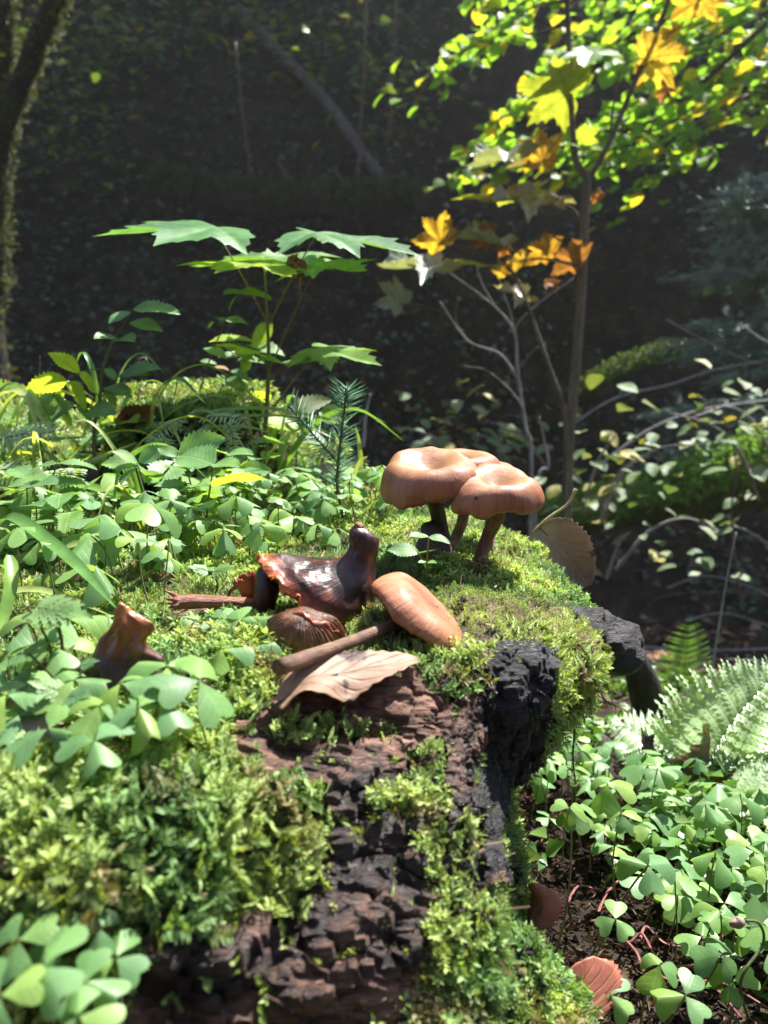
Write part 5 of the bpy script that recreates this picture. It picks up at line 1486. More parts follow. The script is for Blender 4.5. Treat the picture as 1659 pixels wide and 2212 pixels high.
fern('feathery bright fronds hanging down the side of the mossy hump', [([(360, 930, 55), (352, 970, 53.5), (362, 1020, 52.5), (382, 1085, 52)], .9, (0, -1, .2)), ([(420, 905, 57), (470, 900, 54), (515, 905, 53), (545, 925, 52)], .8, (0, -.6, .8)), ([(400, 905, 58), (370, 915, 55), (335, 945, 54), (315, 960, 53)], .8, (0, -.7, .7)),
      ([(440, 910, 57), (440, 935, 54), (425, 960, 53), (405, 985, 52)], .7, (0, -1, .3)), ([(480, 905, 57), (500, 930, 54), (505, 965, 53), (512, 1000, 52)], .7, (0, -1, .3)), ([(540, 1040, 53), (530, 1000, 53), (545, 965, 53), (560, 950, 53)], .6, (0, -.9, .3)), ([(525, 1010, 54), (500, 985, 54), (490, 965, 54)], .5, (0, -.9, .3))], 'p', npair=14, name='feather_moss')

# ------------------------------------------------------------------ spruce seedling
M_needle = attr_leaf_mat('spruce_needle', 0.15, 0.35, 0.6, (1, 1.1, .6))
def needles_on(pts, n, L, rad, col, ang=.9, droop=0.0, flat=0.0, dens_end=1.0):
    """thin four-sided needles round a twig; returns V, F, C"""
    pts = np.asarray(pts); k = len(pts)
    Vs, Fs, Cs = [], [], []
    for i in range(n):
        s = (i + RNG.random()) / n * (k - 1.001); j = int(s); f = s - j
        p = pts[j] * (1 - f) + pts[j + 1] * f; tg = unit(pts[j + 1] - pts[j])
        a = RNG.uniform(0, 6.283); x = unit(np.cross(tg, [.1, .3, 1.0])); y = np.cross(tg, x)
        sd = x * math.cos(a) + y * math.sin(a) * (1 - flat)
        d = unit(sd * math.sin(ang) + tg * math.cos(ang) + [0, 0, -droop]) * L * RNG.uniform(.75, 1.1)
        w = unit(np.cross(d, sd + [.01, .02, .03])) * rad; w2 = unit(np.cross(d, w)) * rad
        o = len(Vs)
        Vs += [p + w, p - w * .5 + w2 * .8, p - w * .5 - w2 * .8, p + d]
        Fs += [(o, o + 1, o + 3), (o + 1, o + 2, o + 3), (o + 2, o, o + 3)]
        c = np.array(col) * RNG.uniform(.75, 1.25)
        Cs += [c * .8, c * .8, c * .8, c * 1.15]
    return np.array(Vs), np.array(Fs), np.array(Cs)
O = P(748, 1140, 47.5); O[2] = surf(O[0], O[1]) - .3
t = thing('spruce_seedling', 'little spruce seedling with stiff blue-green needles standing in the sorrel', 'spruce', O)
for name, px, r_, n in (('stem', [(748, 1145, 47.5), (735, 1090, 47.5), (728, 1040, 47.5), (733, 980, 47.5), (742, 900, 47.5), (749, 838, 47.5)], [.12, .1, .08], 210), ('side_branch', [(722, 990, 47.5), (700, 965, 47.2), (665, 925, 46.8), (622, 875, 46.5)], [.07, .05], 105)):
    pts = spline([P(*q) - O for q in px], 24)
    V, F, UV = tube(pts, r_, 6)
    b = ob(name, mesh(name, V, F, M_twig, UV), t)
    V, F, C = needles_on(pts[8:] if name == 'stem' else pts, n, 1.5, .04, (.11, .27, .13), 1.05)
    tagit(ob('needles', mesh('needles', V, F, M_needle, col=C, smooth=False), b), kind='stuff')

# ------------------------------------------------------------------ the tangle on the left bank
rt_ = np.random.default_rng(31)
for k in range(15):
    u, v = rt_.uniform(-20, 340), rt_.uniform(935, 1160)
    if k > 12: u, v = rt_.uniform(540, 620), rt_.uniform(985, 1030)
    O = hit(u, v); O = O - [0, 0, .2]
    t = thing('grass_tuft', 'loose tuft of arching grass in the tangle on the left bank', 'grass', O, 'grass tufts in the left tangle')
    for b_k in range(rt_.integers(3, 6)):
        a = rt_.uniform(0, 6.283); L = rt_.uniform(5, 12); h = rt_.uniform(2.5, 7)
        d = np.array([math.cos(a), math.sin(a) * .6, 0])
        grass_blade(t, O, [O, O + d * L * .3 + [0, 0, h * .75], O + d * L * .65 + [0, 0, h], O + d * L + [0, 0, h * rt_.uniform(.3, .9)]], rt_.uniform(.10, .26), M_grassp if rt_.random() < .5 else M_grass, (rt_.normal(0, .3), rt_.normal(0, .4), 1), 16)
for k in range(24):
    u, v = rt_.uniform(-20, 330), rt_.uniform(930, 1230)
    if k > 16: u, v = rt_.uniform(330, 560), rt_.uniform(1080, 1200)
    O = hit(u, v) - [0, 0, .2]
    big = rt_.random() < .35
    t = thing('leafy_seedling', 'young toothed-leaf seedling in the tangle on the left bank', 'seedling', O, 'seedlings in the left tangle')
    h = rt_.uniform(2.2, 5.0); top = O + np.array([rt_.normal(0, .8), rt_.normal(0, .8), h])
    mid = (O + top) / 2 + [rt_.normal(0, .4), 0, 0]
    stalk(t, O, [O, mid, top], [.08, .06, .04], M_gstem, 'stem', 5, 10)
    c = spline([O, mid, top], 9)
    for i in range(rt_.integers(2, 4)):
        q = c[8 - 2 * i]; a = rt_.uniform(0, 6.283)
        for sgn in (0, math.pi):
            d = np.array([math.cos(a + sgn), math.sin(a + sgn) * .8, rt_.uniform(-.15, .35)]); L = rt_.uniform(1.3, 2.4) * (1.35 if big else 1)
            leaf_at(t, O, q, q + unit(d) * L, SL_(rt_.integers(3), M_ashy if rt_.random() < .25 else M_ash), (rt_.normal(0, .25), rt_.normal(-.05, .35), 1), 1.15)
for k, (u, v) in enumerate([(20, 1075), (230, 1010), (330, 1065), (120, 1110), (90, 985), (600, 1010)]):
    O = hit(u, v)
    fr_ = []
    for i in range(3):
        a = rt_.uniform(0, 6.283); L = rt_.uniform(6, 10); d = np.array([math.cos(a), -abs(math.sin(a)) * .6, 0])
        fr_.append([O, O + d * L * .3 + [0, 0, 2.6], O + d * L * .7 + [0, 0, 3.4], O + d * L + [0, 0, 2.4]])
    t = thing('fern', 'small arching fern in the tangle on the left bank', 'fern', O, 'ferns in the left tangle')
    for f_ in fr_:
        pts = spline([q - O for q in f_], 40)
        V, F, UV = tube(pts[::2], [.06, .045, .02], 5)
        r = ob('rachis', mesh('rachis', V, F, M_gstem, UV), t)
        for i in range(15):
            s_ = .16 + .83 * i / 14; kk = min(38, int(s_ * 39)); tg = unit(pts[kk + 1] - pts[kk]); sd = unit(np.cross([0, 0, 1], tg))
            ll = 1.5 * (math.sin(math.pi * (.22 + .76 * s_) ** .9) ** .8 + .04)
            for g in (-1, 1): ob('pinna', PIN['p' if k % 2 else 'f'], r, frame(pts[kk], unit(sd * g + tg * .38), (0, 0, 1), ll, ll * 1.2, ll))
# ------------------------------------------------------------------ sapling with maple leaves
def bark_mat(name, stops, scale=60.0, moss=None):
    return rough_mat(name, stops, scale, 0.85, 0.8, 0.004, stretch=(1, 1, .35), spec=.25, patch=moss)
M_bark = bark_mat('sapling_bark', [(.3, (.05, .04, .028)), (.5, (.12, .10, .07)), (.7, (.20, .17, .12))])
M_barkd = bark_mat('dark_bark', [(.3, (.010, .009, .008)), (.5, (.03, .026, .02)), (.7, (.06, .052, .04))], 40, (9.0, .52, (.04, .055, .012)))
M_barkg = bark_mat('grey_twig_bark', [(.3, (.16, .15, .15)), (.5, (.28, .27, .27)), (.7, (.42, .41, .42))], 90)
M_barkm = bark_mat('mossy_bark', [(.3, (.02, .03, .010)), (.5, (.05, .08, .018)), (.7, (.10, .15, .03))], 45)

def foot(u, v, y, extra=1.0):
    p = P(u, v, y); p[2] = min(p[2], ground_h(p[0], p[1])) - extra
    return p
YS = 140.0
O = foot(1222, 1160, YS, 2)
t = thing('maple_sapling', 'slender forked maple sapling behind the stump with golden and green lobed leaves', 'tree', O)
def br(px, y, rad, name='branch', mat=M_bark, k=20, n=8):
    return stalk(t, O, [P(*(q if len(q) == 3 else (*q, y))) for q in px], rad, mat, name, n, k)
stalk(t, O, [O] + [P(u, v, YS) for u, v in ((1224, 1090), (1230, 950), (1243, 800), (1254, 650), (1262, 500), (1268, 380))], [1.0, .92, .88, .8, .75], M_bark, 'trunk', 12, 40)
br([(1268, 385), (1246, 350), (1236, 270), (1231, 150), (1226, 20), (1222, -80)], YS, [.68, .5, .45, .42], 'fork')
br([(1268, 385), (1285, 365), (1320, 300), (1370, 180), (1430, 40), (1460, -60)], YS, [.68, .46, .42, .36], 'fork')
br([(1318, 305), (1322, 250), (1335, 170), (1340, 150)], YS, [.25, .2, .12])
br([(1256, 480), (1240, 455), (1215, 440), (1180, 432)], YS, [.3, .2, .12])
br([(1252, 575), (1180, 560), (1100, 560), (1020, 545), (950, 530)], 138, [.3, .2, .15, .1])
br([(1140, 440), (1170, 430), (1200, 440)], YS, [.1, .12])
FCc = (0, .85, .5)
LV = [((1282, 112, 139), (1165, 135, 136), 'g', (0, -.45, .9)), ((1228, 205, 139), (1108, 178, 137), 'y', (0, -.8, .5)), ((1170, 345, 139), (1165, 232, 137), 'o', FCc), ((1400, 125, 139), (1548, 112, 137), 'o', (0, -.9, .4)),
      ((1395, 132, 140), (1412, 178, 139), 'y', FCc), ((1445, 190, 142), (1405, 215, 140), 'b', FCc), ((1112, 338, 140), (998, 342, 136), 'p', (0, -.12, 1)), ((1175, 350, 143), (1080, 356, 141), 'p', (0, -.15, 1)), ((1142, 432, 139), (1040, 445, 133), 'p', (0, -.5, 1)),
      ((1100, 430, 140), (972, 405, 136), 'y', (0, -.2, 1)), ((955, 522, 136), (888, 442, 134), 'o', FCc), ((1035, 505, 138), (1018, 455, 137), 'o', FCc), ((1062, 520, 137), (1010, 500, 130), 'p', (0, -.4, 1)), ((1055, 515, 138), (985, 500, 136), 'b', (0, -.7, .6)),
      ((1252, 562, 138), (1165, 540, 136), 'b', (0, -.8, .5)), ((1190, 545, 138), (1112, 522, 136), 'o', (0, -.7, .6)), ((935, 578, 134), (805, 572, 128), 'p', (0, -.3, 1)), ((862, 652, 133), (806, 602, 132), 'p', (.2, -.9, .4)), ((1048, 575, 137), (968, 560, 134), 'y', (0, -.2, 1)),
      ((1090, 590, 138), (1070, 548, 137), 'o', FCc), ((1130, 638, 138), (1062, 628, 135), 'p', (0, -.5, .8)), ((1185, 615, 139), (1232, 606, 138), 'b', (0, -.5, .8)), ((1180, 432, 140), (1258, 445, 139), 'p', (0, -.3, 1)), ((1285, 418, 142), (1302, 445, 140), 'b', FCc),
      ((1140, 425, 142), (1190, 380, 140), 'y', (0, -.5, .8)), ((1255, 300, 142), (1300, 270, 140), 'y', (0, -.6, .8)), ((1230, 315, 142), (1310, 320, 138), 'g', (0, -.2, 1)), ((1500, 8, 139), (1420, -10, 139), 'o', (0, -.7, .7)), ((1520, 10, 140), (1600, 2, 139), 'o', (0, -.7, .7)),
      ((1100, 535, 138), (1052, 545, 137), 'b', (0, -.6, .8)), ((1130, 560, 138), (1085, 575, 136), 'o', (0, -.6, .8))]
mm = {'g': M_maple, 'y': M_myg, 'o': M_mgold, 'p': M_mpale, 'b': M_mbrown}
for k, (b0, tp, c, upd) in enumerate(LV):
    me = MPL(k % 4, mm[c]) if c in 'gy' else MPD(k % 4 if c == 'b' else (0, 2)[k % 2], mm[c])
    b0, tp = P(*b0), P(*tp)
    if c in 'oby' and upd[1] < -.55: upd = (upd[0], .8, .6)
    l = leaf_at(t, O, b0, b0 + (tp - b0) * (.74 if c in 'ob' else .92), me, upd, .92)
    # stalk from the nearest point of the wood towards the blade
    q = b0 + np.array([(P(1258, 500, YS)[0] - b0[0]) * .25 + .5, 1.0, -2.0 if c != 'g' else .5])
    stalk(t, O, [q, (q + b0) / 2 + [0, 0, .4], b0], [.07, .05, .04], M_pet, 'petiole', 5, 7)

# second thin stem and bare grey twigs
O = foot(1215, 1150, 138, 1)
t = thing('young_stem', 'thin pale stem leaning beside the maple sapling, with bare top', 'tree', O)
stalk(t, O, [O] + [P(u, v, 138) for u, v in ((1222, 1020), (1218, 890), (1185, 790), (1150, 690), (1120, 610), (1095, 570))], [.5, .45, .35, .25], M_bark, 'stem', 8, 40)
stalk(t, O, [P(1135, 650, 138), P(1110, 600, 137), P(1085, 590, 136)], [.15, .1], M_bark, 'branch', 6, 10)
O = foot(1150, 1140, 150, 1)
t = thing('bare_bush', 'leafless bush of pale grey twigs between mushrooms and sapling', 'bush', O)
for k, (px, r_) in enumerate([(((1148, 1010), (1135, 920), (1118, 800), (1110, 715), (1060, 655), (970, 588)), [.45, .35, .3, .2, .1]), (((1120, 820), (1080, 765), (1010, 735), (950, 650)), [.25, .2, .15, .08]), (((1110, 720), (1125, 690), (1170, 650), (1240, 600)), [.15, .1, .06]), (((1112, 715), (1098, 660), (1080, 610), (1085, 590)), [.15, .1, .06]),
                              (((1075, 670), (1045, 620), (1030, 580)), [.15, .1, .05]), (((1010, 735), (985, 690), (990, 640)), [.1, .07, .05]), (((1130, 880), (1100, 840), (1050, 800), (1000, 790)), [.15, .1, .05]), (((1118, 800), (1150, 760), (1180, 740)), [.12, .08, .05])]):
    stalk(t, O, ([O] if k == 0 else []) + [P(u, v, 150 - k * .8 if i else 150) for i, (u, v) in enumerate(px)], r_, M_barkg, 'stem' if k == 0 else 'branch', 6, 30)
for k, (px, y, lab) in enumerate([(((775, 1020), (785, 960), (790, 900), (800, 850)), 110, 'pale grey twig standing behind the spruce seedling'), (((1160, 1060), (1185, 1010), (1175, 950), (1165, 900)), 160, 'short crooked grey twig left of the sapling trunk')]):
    O = foot(*px[0], y)
    t = thing('grey_twig', lab, 'twig', O)
    stalk(t, O, [O] + [P(u, v, y) for u, v in px], [.4, .3, .15], M_barkg, 'twig', 6, 20)

# ------------------------------------------------------------------ ravine floor: log, brambles, twigs, litter
def log(name, label, px, rad, mat, moss=None, group=None, cat='log', rough=.08, n=20, k=60):
    pts = [P(*q) for q in px]
    O = min(pts, key=lambda p: p[2]).copy()
    t = thing(name, label, cat, O, group)
    V, F, UV = tube(spline([p - O for p in pts], k), rad, n)
    V = V + np.mean(rad) * rough * 4 * fbm(V * (1.3 / max(np.mean(rad), .5)) + 3, 3)[:, None] * np.array([.6, .6, 1])
    ob('trunk', mesh(name, V, F, mat, UV), t)
    if moss:
        dens, cols, size = moss
        W = V[:len(V) - 2].reshape(k, n, 3) + O
        c = spline([p for p in pts], k)
        nr = W - c[:, None]; nr /= np.linalg.norm(nr, axis=2)[..., None]
        m = nr[..., 2].ravel() > -.1
        pts_, nn = W.reshape(-1, 3)[m], nr.reshape(-1, 3)[m]
        ii = RNG.integers(0, len(pts_), dens)
        p = pts_[ii] + RNG.normal(0, np.mean(rad) * .12, (dens, 3)); p = p
        V2 = bake_shoots(p, nn[ii] + RNG.normal(0, .4, (dens, 3)), RNG.uniform(.6, 1.3, dens) * size, np.array(cols) * RNG.uniform(.7, 1.3, (dens, 1)), np.array(['star'] * dens))
        tagit(ob('moss', mesh('log_moss', V2[0] - O, V2[1], M_moss, col=V2[2], smooth=False), t), kind='stuff')
    return t
log('mossy_log', 'long moss-covered log lying across the ravine behind the stump', [(1180, 1125, 215), (1330, 1105, 200), (1480, 1070, 186), (1640, 1030, 172), (1800, 990, 160)], [4, 5, 6.5, 7.5], M_barkm, (8000, (.20, .36, .07), 1.7))
log('mossy_log', 'dark mossy log along the foot of the far slope', [(330, 395, 350), (450, 425, 350), (620, 440, 350), (760, 438, 352), (900, 430, 354)], [5, 6, 6, 5], M_barkd, (1500, (.05, .08, .015), 3.0))
log('mossy_branch', 'mossy green branch slanting on the far slope right of the sapling', [(1240, 860, 300), (1320, 810, 300), (1420, 770, 305), (1500, 760, 310)], [2, 3, 3, 2], M_barkm, (900, (.08, .14, .02), 2.0))
log('leaning_trunk', 'bare grey dead trunk leaning across the dark far slope', [(440, -60, 400), (560, 70, 393), (700, 215, 382), (790, 340, 370), (868, 440, 360)], [2.6, 2.6, 2.3, 1.9], bark_mat('grey_dead_bark', [(.3, (.05, .042, .04)), (.5, (.10, .085, .08)), (.7, (.16, .14, .13))], 30), cat='trunk')
for px, y, r_, lab in [(((508, 90), (522, 230), (545, 400), (552, 430)), 352, [.5, .5, .6], 'thin pale pole standing on the far slope left of the leaning trunk'), (((792, -30), (786, 150), (776, 320), (772, 410)), 352, [.5, .5, .7], 'thin pole crossing the lower end of the leaning trunk'), (((856, -20), (850, 150), (840, 300)), 365, [.45, .5, .6], 'thin faint pole at the right of the leaning trunk'),
                        (((600, 350), (640, 410), (655, 440)), 348, [.7, .8, .8], 'short slanting stick near the dark mossy log'), (((715, 365), (770, 415), (780, 425)), 350, [.7, .8, .8], 'short slanting stick leaning under the fallen trunk')]:
    log('thin_pole', lab, [(u, v, y) for u, v in px], r_, M_twig, cat='pole', rough=.03, n=8, k=20)

# broken post and thin stems at the right
O = foot(1420, 1690, 62)
t = thing('broken_post', 'dark upright broken branch stub standing among the ferns right of the stump', 'branch', O)
V, F, UV = tube(spline([O - O, P(1418, 1640, 62) - O, P(1408, 1560, 61.5) - O, P(1388, 1470, 61) - O, P(1362, 1400, 60.5) - O], 30), [1.75, 1.7, 1.5, 1.3, .7], 16)
ob('wood', mesh('post_wood', V + .14 * fbm(V * .9, 3)[:, None], F, M_barkd, UV), t)
for px, y, r_, lab in [(((1440, 1760), (1470, 1640), (1490, 1570), (1530, 1500), (1545, 1400), (1570, 1250), (1590, 1150)), 78, [.28, .25, .2, .15], 'thin upright brown stem with a kink in front of the pale fern'), (((1300, 1395), (1420, 1400), (1540, 1405), (1700, 1400)), 170, [.6, .6, .5], 'long straight pale twig lying level across the stream bed'),
                        (((1350, 1440), (1500, 1425), (1700, 1430)), 160, [.5, .5, .5], 'second pale twig lying just below the level one'), (((1480, 1340), (1560, 1325), (1640, 1345), (1700, 1370)), 190, [.5, .5, .4], 'curved pale twig over the reddish litter'),
                        (((1440, 1270), (1520, 1245), (1600, 1260), (1690, 1300)), 200, [.6, .5, .5], 'arched grey twig above the reddish litter'), (((1230, 920), (1330, 860), (1450, 830), (1540, 800), (1700, 770)), 200, [.5, .5, .4], 'long grey bramble stem arching up to the right behind the sapling'),
                        (((1300, 1000), (1400, 930), (1500, 890), (1620, 870), (1720, 860)), 175, [.6, .6, .5], 'grey bramble stem running up through the oval leaves'), (((1440, 690), (1530, 740), (1620, 780), (1720, 800)), 210, [.35, .45, .5], 'stout grey branch slanting down at the right below the spruce'),
                        (((1600, 1300), (1580, 1120), (1590, 1000), (1560, 900), (1500, 850)), 150, [.4, .35, .3, .2], 'dark upright bramble stem crossing the mossy log'), (((1280, 1180), (1400, 1130), (1520, 1160), (1640, 1240), (1720, 1250)), 195, [.5, .5, .4], 'brown twig fallen below the mossy log'),
                        (((1380, 1330), (1430, 1290), (1540, 1280), (1700, 1290)), 205, [.6, .5, .5], 'dark twig half sunk in the stream bed'), (((1600, 700), (1650, 735), (1720, 760)), 180, [.3, .35, .4], 'pale twig end at the right below the spruce')]:
    pts = [P(u, v, y) for u, v in px]
    O = min(pts, key=lambda p: p[2]).copy()
    t = thing('fallen_twig', lab, 'twig', O, 'twigs in the ravine')
    stalk(t, O, pts, [q_ * .6 for q_ in r_], M_barkg if 'pale' in lab or 'grey' in lab else M_twig, 'twig', 6, 36)

# pale fern and upright fern
fern('large pale fern glaring in the sun beside the broken post', [([(1500, 1720, 52), (1535, 1640, 52), (1590, 1550, 51), (1690, 1440, 49)], 5.4, (-.25, -.6, .75)), ([(1490, 1730, 52), (1560, 1670, 51), (1640, 1620, 50), (1740, 1590, 48)], 4.6, (0, -.5, .9)), ([(1480, 1720, 53), (1440, 1640, 54), (1390, 1590, 55), (1320, 1560, 56)], 3.6, (.2, -.5, .9)),
      ([(1510, 1760, 47), (1600, 1730, 45), (1680, 1730, 44), (1760, 1740, 43)], 3.6, (0, -.4, .9)), ([(1480, 1700, 58), (1340, 1600, 62), (1270, 1570, 64)], 3.6, (.2, -.5, .9)), ([(1500, 1700, 56), (1570, 1590, 56), (1660, 1520, 55), (1750, 1490, 54)], 5.0, (-.1, -.5, .9))], 'p', npair=22)
fern('small upright yellow-green fern behind the broken post', [([(1470, 1600, 95), (1470, 1510, 95), (1480, 1420, 95), (1492, 1335, 94)], 4.6, (.1, -1, .15)), ([(1470, 1600, 96), (1440, 1540, 97), (1430, 1480, 98)], 3.0, (.1, -1, .2))], 'f', npair=20)

# brambles: oval leaves on arching stems
M_bram = leaf_mat('bramble', [(0.09, 0.16, 0.06), (0.12, 0.19, 0.08), (0.20, 0.24, 0.13), (0.10, 0.18, 0.07), (0.30, 0.27, 0.07)], 0.3, 0.58, 0.35, (0.4, 1.4), bump=.2)
BRL = [lmesh('bramble_leaf%d' % k, blade(w_beech, 10, 2, .2, .2, .10, seed=k), M_bram) for k in range(3)]
def bramble(label, stems, y0, y1, size, n, seed):
    r = np.random.default_rng(seed)
    O = foot(*stems[0][0], y0)
    t = thing('bramble_bush', label, 'bush', O, 'brambles in the ravine')
    cur = []
    for px in stems:
        yy = np.linspace(y0, y1, len(px))
        pts = spline([P(u, v, y) for (u, v), y in zip(px, yy)], 26); cur.append(pts)
        stalk(t, O, pts, [.45, .3, .15], M_barkg, 'stem', 5, 26)
    for k in range(n):
        pts = cur[r.integers(len(cur))]; p = pts[r.integers(3, 26)] + r.normal(0, 1, 3) * [7, 7, 5.5]
        a = r.uniform(0, 6.283); d = np.array([math.cos(a), math.sin(a), r.uniform(-.5, .15)]); s = size * r.uniform(.6, 1.25)
        ob('leaf', BRL[r.integers(3)], t, frame(p - O, d, (r.normal(0, .3), r.normal(-.15, .3), 1), s, s, s))
bramble('bramble with glossy oval leaves spilling over the near end of the mossy log', [[(1300, 1130), (1340, 1030), (1420, 970), (1520, 960)], [(1300, 1130), (1310, 1060), (1360, 1000), (1400, 985)], [(1260, 1110), (1290, 1000), (1330, 940)]], 170, 150, 4.2, 56, 1)
bramble('bramble with glossy oval leaves above the thick end of the mossy log', [[(1640, 1080), (1600, 980), (1540, 920), (1440, 890)], [(1690, 1050), (1640, 930), (1580, 880), (1500, 900)], [(1690, 1000), (1660, 900), (1620, 870)]], 165, 150, 4.2, 62, 2)
bramble('bramble with sparse leaves drooping below the mossy log', [[(1330, 1230), (1400, 1150), (1480, 1120), (1560, 1150)], [(1690, 1200), (1620, 1150), (1560, 1130)], [(1310, 1250), (1340, 1170), (1360, 1150)]], 160, 150, 4.2, 30, 3)
bramble('low bramble in the shade behind the mushrooms', [[(1010, 1010), (960, 960), (900, 930), (850, 925)], [(1100, 1000), (1060, 950), (1000, 930)], [(1180, 1010), (1130, 940), (1080, 925)]], 215, 200, 4.8, 70, 4)

# ground cover and leaf litter of the ravine
def diamonds(p, n, size, cols, fold=.25, wd=.33):
    k = len(p)
    a = RNG.uniform(0, 6.283, k)
    ref = np.stack([np.cos(a), np.sin(a), 0 * a], 1)
    n = n / np.linalg.norm(n, axis=1)[:, None]
    x = ref - n * (ref * n).sum(1)[:, None]; x /= np.linalg.norm(x, axis=1)[:, None] + 1e-9; y = np.cross(n, x)
    s = size[:, None]
    V = np.stack([p, p + s * (.5 * x + wd * y) + n * s * fold * .4, p + s * x - n * s * .12, p + s * (.5 * x - wd * y) + n * s * fold * .4], 1)
    V[:, 0] -= n * s * .02
    o = (np.arange(k) * 4)[:, None]
    T = np.concatenate([o + [0, 1, 2], o + [0, 2, 3]])
    return V.reshape(-1, 3), T, np.repeat(cols, 4, axis=0)
M_cover = attr_leaf_mat('cover_leaf', .3, .42, .5, (1.2, 1.2, .5))
def ground_pts(n, x0, x1, y0, y1, f):
    x = RNG.uniform(x0, x1, n); y = RNG.uniform(y0, y1, n)
    keep = RNG.random(n) < f(x, y)
    x, y = x[keep], y[keep]
    e = .5
    z = ground_h(x, y)
    nn = np.stack([-(ground_h(x + e, y) - z) / e, -(ground_h(x, y + e) - z) / e, np.ones(len(x))], 1)
    return np.stack([x, y, z], 1), nn / np.linalg.norm(nn, axis=1)[:, None]
p, n = ground_pts(26000, 5, 75, 24, 130, lambda x, y: np.clip(.30 + 1.2 * fbm(np.stack([x, y, 0 * x], -1) * .08, 2), 0, 1) * (x < y * .55 + 6) * np.where((x < 16) & (y < 38), .10, 1))
c = np.array([(.10, .22, .045), (.14, .26, .06), (.08, .17, .05), (.18, .28, .10)])[RNG.integers(0, 4, len(p))] * RNG.uniform(.7, 1.2, (len(p), 1))
hgt = RNG.uniform(.2, 2.6, len(p))
V, T, C = diamonds(p + np.c_[0 * hgt, 0 * hgt, hgt], n + RNG.normal(0, .45, p.shape), RNG.uniform(.7, 2.0, len(p)), c)
tagit(ob('ground_cover', mesh('ground_cover', V, T, M_cover, col=C, smooth=False)), 'low mixed green leaves covering the ground right of the stump', 'ground cover', kind='stuff')
p, n = ground_pts(16000, -60, 260, 60, 345, lambda x, y: np.clip(.5 + fbm(np.stack([x, y, 0 * x], -1) * .03, 2), 0, 1) * (np.abs(x) < y * .6 + 10) * (y > 75 + (x < 0) * 25))
c = np.array([(.17, .085, .06), (.12, .07, .055), (.24, .13, .08), (.09, .06, .05), (.28, .22, .15)])[RNG.integers(0, 5, len(p))] * RNG.uniform(.6, 1.2, (len(p), 1))
M_litter = attr_leaf_mat('litter', .12, .8, .2, (1.3, .9, .5))
V, T, C = diamonds(p + [0, 0, .4], n + RNG.normal(0, .35, p.shape), RNG.uniform(3, 7, len(p)), c)
tagit(ob('leaf_litter', mesh('leaf_litter', V, T, M_litter, col=C, smooth=False)), 'brown fallen leaves strewn over the ravine floor', 'leaf litter', kind='stuff')
# crumbs and dead bits on the dark soil at the stump's foot
p, n = ground_pts(36000, 3, 32, 20, 62, lambda x, y: .8 + 0 * x)
c = np.array([(.03, .02, .015), (.07, .045, .03), (.12, .085, .055), (.02, .02, .02)])[RNG.integers(0, 4, len(p))] * RNG.uniform(.6, 1.2, (len(p), 1))
V, T, C = diamonds(p + [0, 0, .05], n + RNG.normal(0, .6, p.shape), RNG.uniform(.1, .8, len(p)), c, .6, .09)
tagit(ob('soil_crumbs', mesh('soil_crumbs', V, T, M_litter, col=C, smooth=False)), 'dark crumbs of soil and rotten wood at the foot of the stump', 'soil', kind='stuff')

# hanging strands of moss at the right rim
for k, (px, y, lab) in enumerate([([(1232, 1500), (1240, 1570), (1238, 1640), (1244, 1700)], 31.0, 'long thin brown moss strand hanging from the right rim of the stump'), ([(1215, 1520), (1218, 1560), (1205, 1590)], 30.6, 'short moss strand hanging left of the long one'), ([(1290, 1480), (1305, 1510), (1340, 1530)], 31.5, 'green moss shoot reaching out to the right from the rim')]):
    pts = spline([P(u, v, y) for u, v in px], 30)
    t = thing('moss_strand', lab, 'moss', pts[0])
    V, F, UV = tube(pts[::2] - pts[0], [.05, .04, .02], 5)
    ob('strand', mesh('strand', V, F, M_twig if k != 2 else M_gstem, UV), t)
    m = 90 if k == 0 else 50
    ii = RNG.integers(0, 29, m)
    V2 = bake_shoots(pts[ii], RNG.normal(0, 1, (m, 3)) + [0, 0, -.6], RNG.uniform(.2, .45, m), np.tile([.17, .13, .045] if k != 2 else [.2, .3, .05], (m, 1)) * RNG.uniform(.7, 1.3, (m, 1)), np.array(['fine'] * m))
    tagit(ob('leaflets', mesh('strand_leaves', V2[0] - pts[0], V2[1], M_moss, col=V2[2], smooth=False), t), kind='stuff')
# ------------------------------------------------------------------ far slope: undergrowth, trees
def slope_f(x, y):
    left = sstep(60, -60, x + (y - 330) * .3)
    return np.clip(.35 + .65 * left + .9 * fbm(np.stack([x, y, 0 * x + 4], -1) * .02, 3), 0.03, 1) * (np.abs(x) < y * .85 + 40)
p, n = ground_pts(85000, -430, 430, 300, 560, slope_f)
hgt = RNG.uniform(0, 9, len(p)) * np.clip(.6 + fbm(p * .03, 2), .1, 1.5)
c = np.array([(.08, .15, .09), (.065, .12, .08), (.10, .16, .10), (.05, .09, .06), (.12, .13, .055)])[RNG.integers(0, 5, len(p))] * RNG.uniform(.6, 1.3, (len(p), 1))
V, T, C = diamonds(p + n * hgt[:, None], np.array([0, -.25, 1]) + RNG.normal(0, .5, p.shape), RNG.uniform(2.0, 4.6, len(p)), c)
tagit(ob('undergrowth', mesh('undergrowth', V, T, M_cover, col=C, smooth=False)), 'dark leafy undergrowth on the shaded far slope', 'undergrowth', kind='stuff')

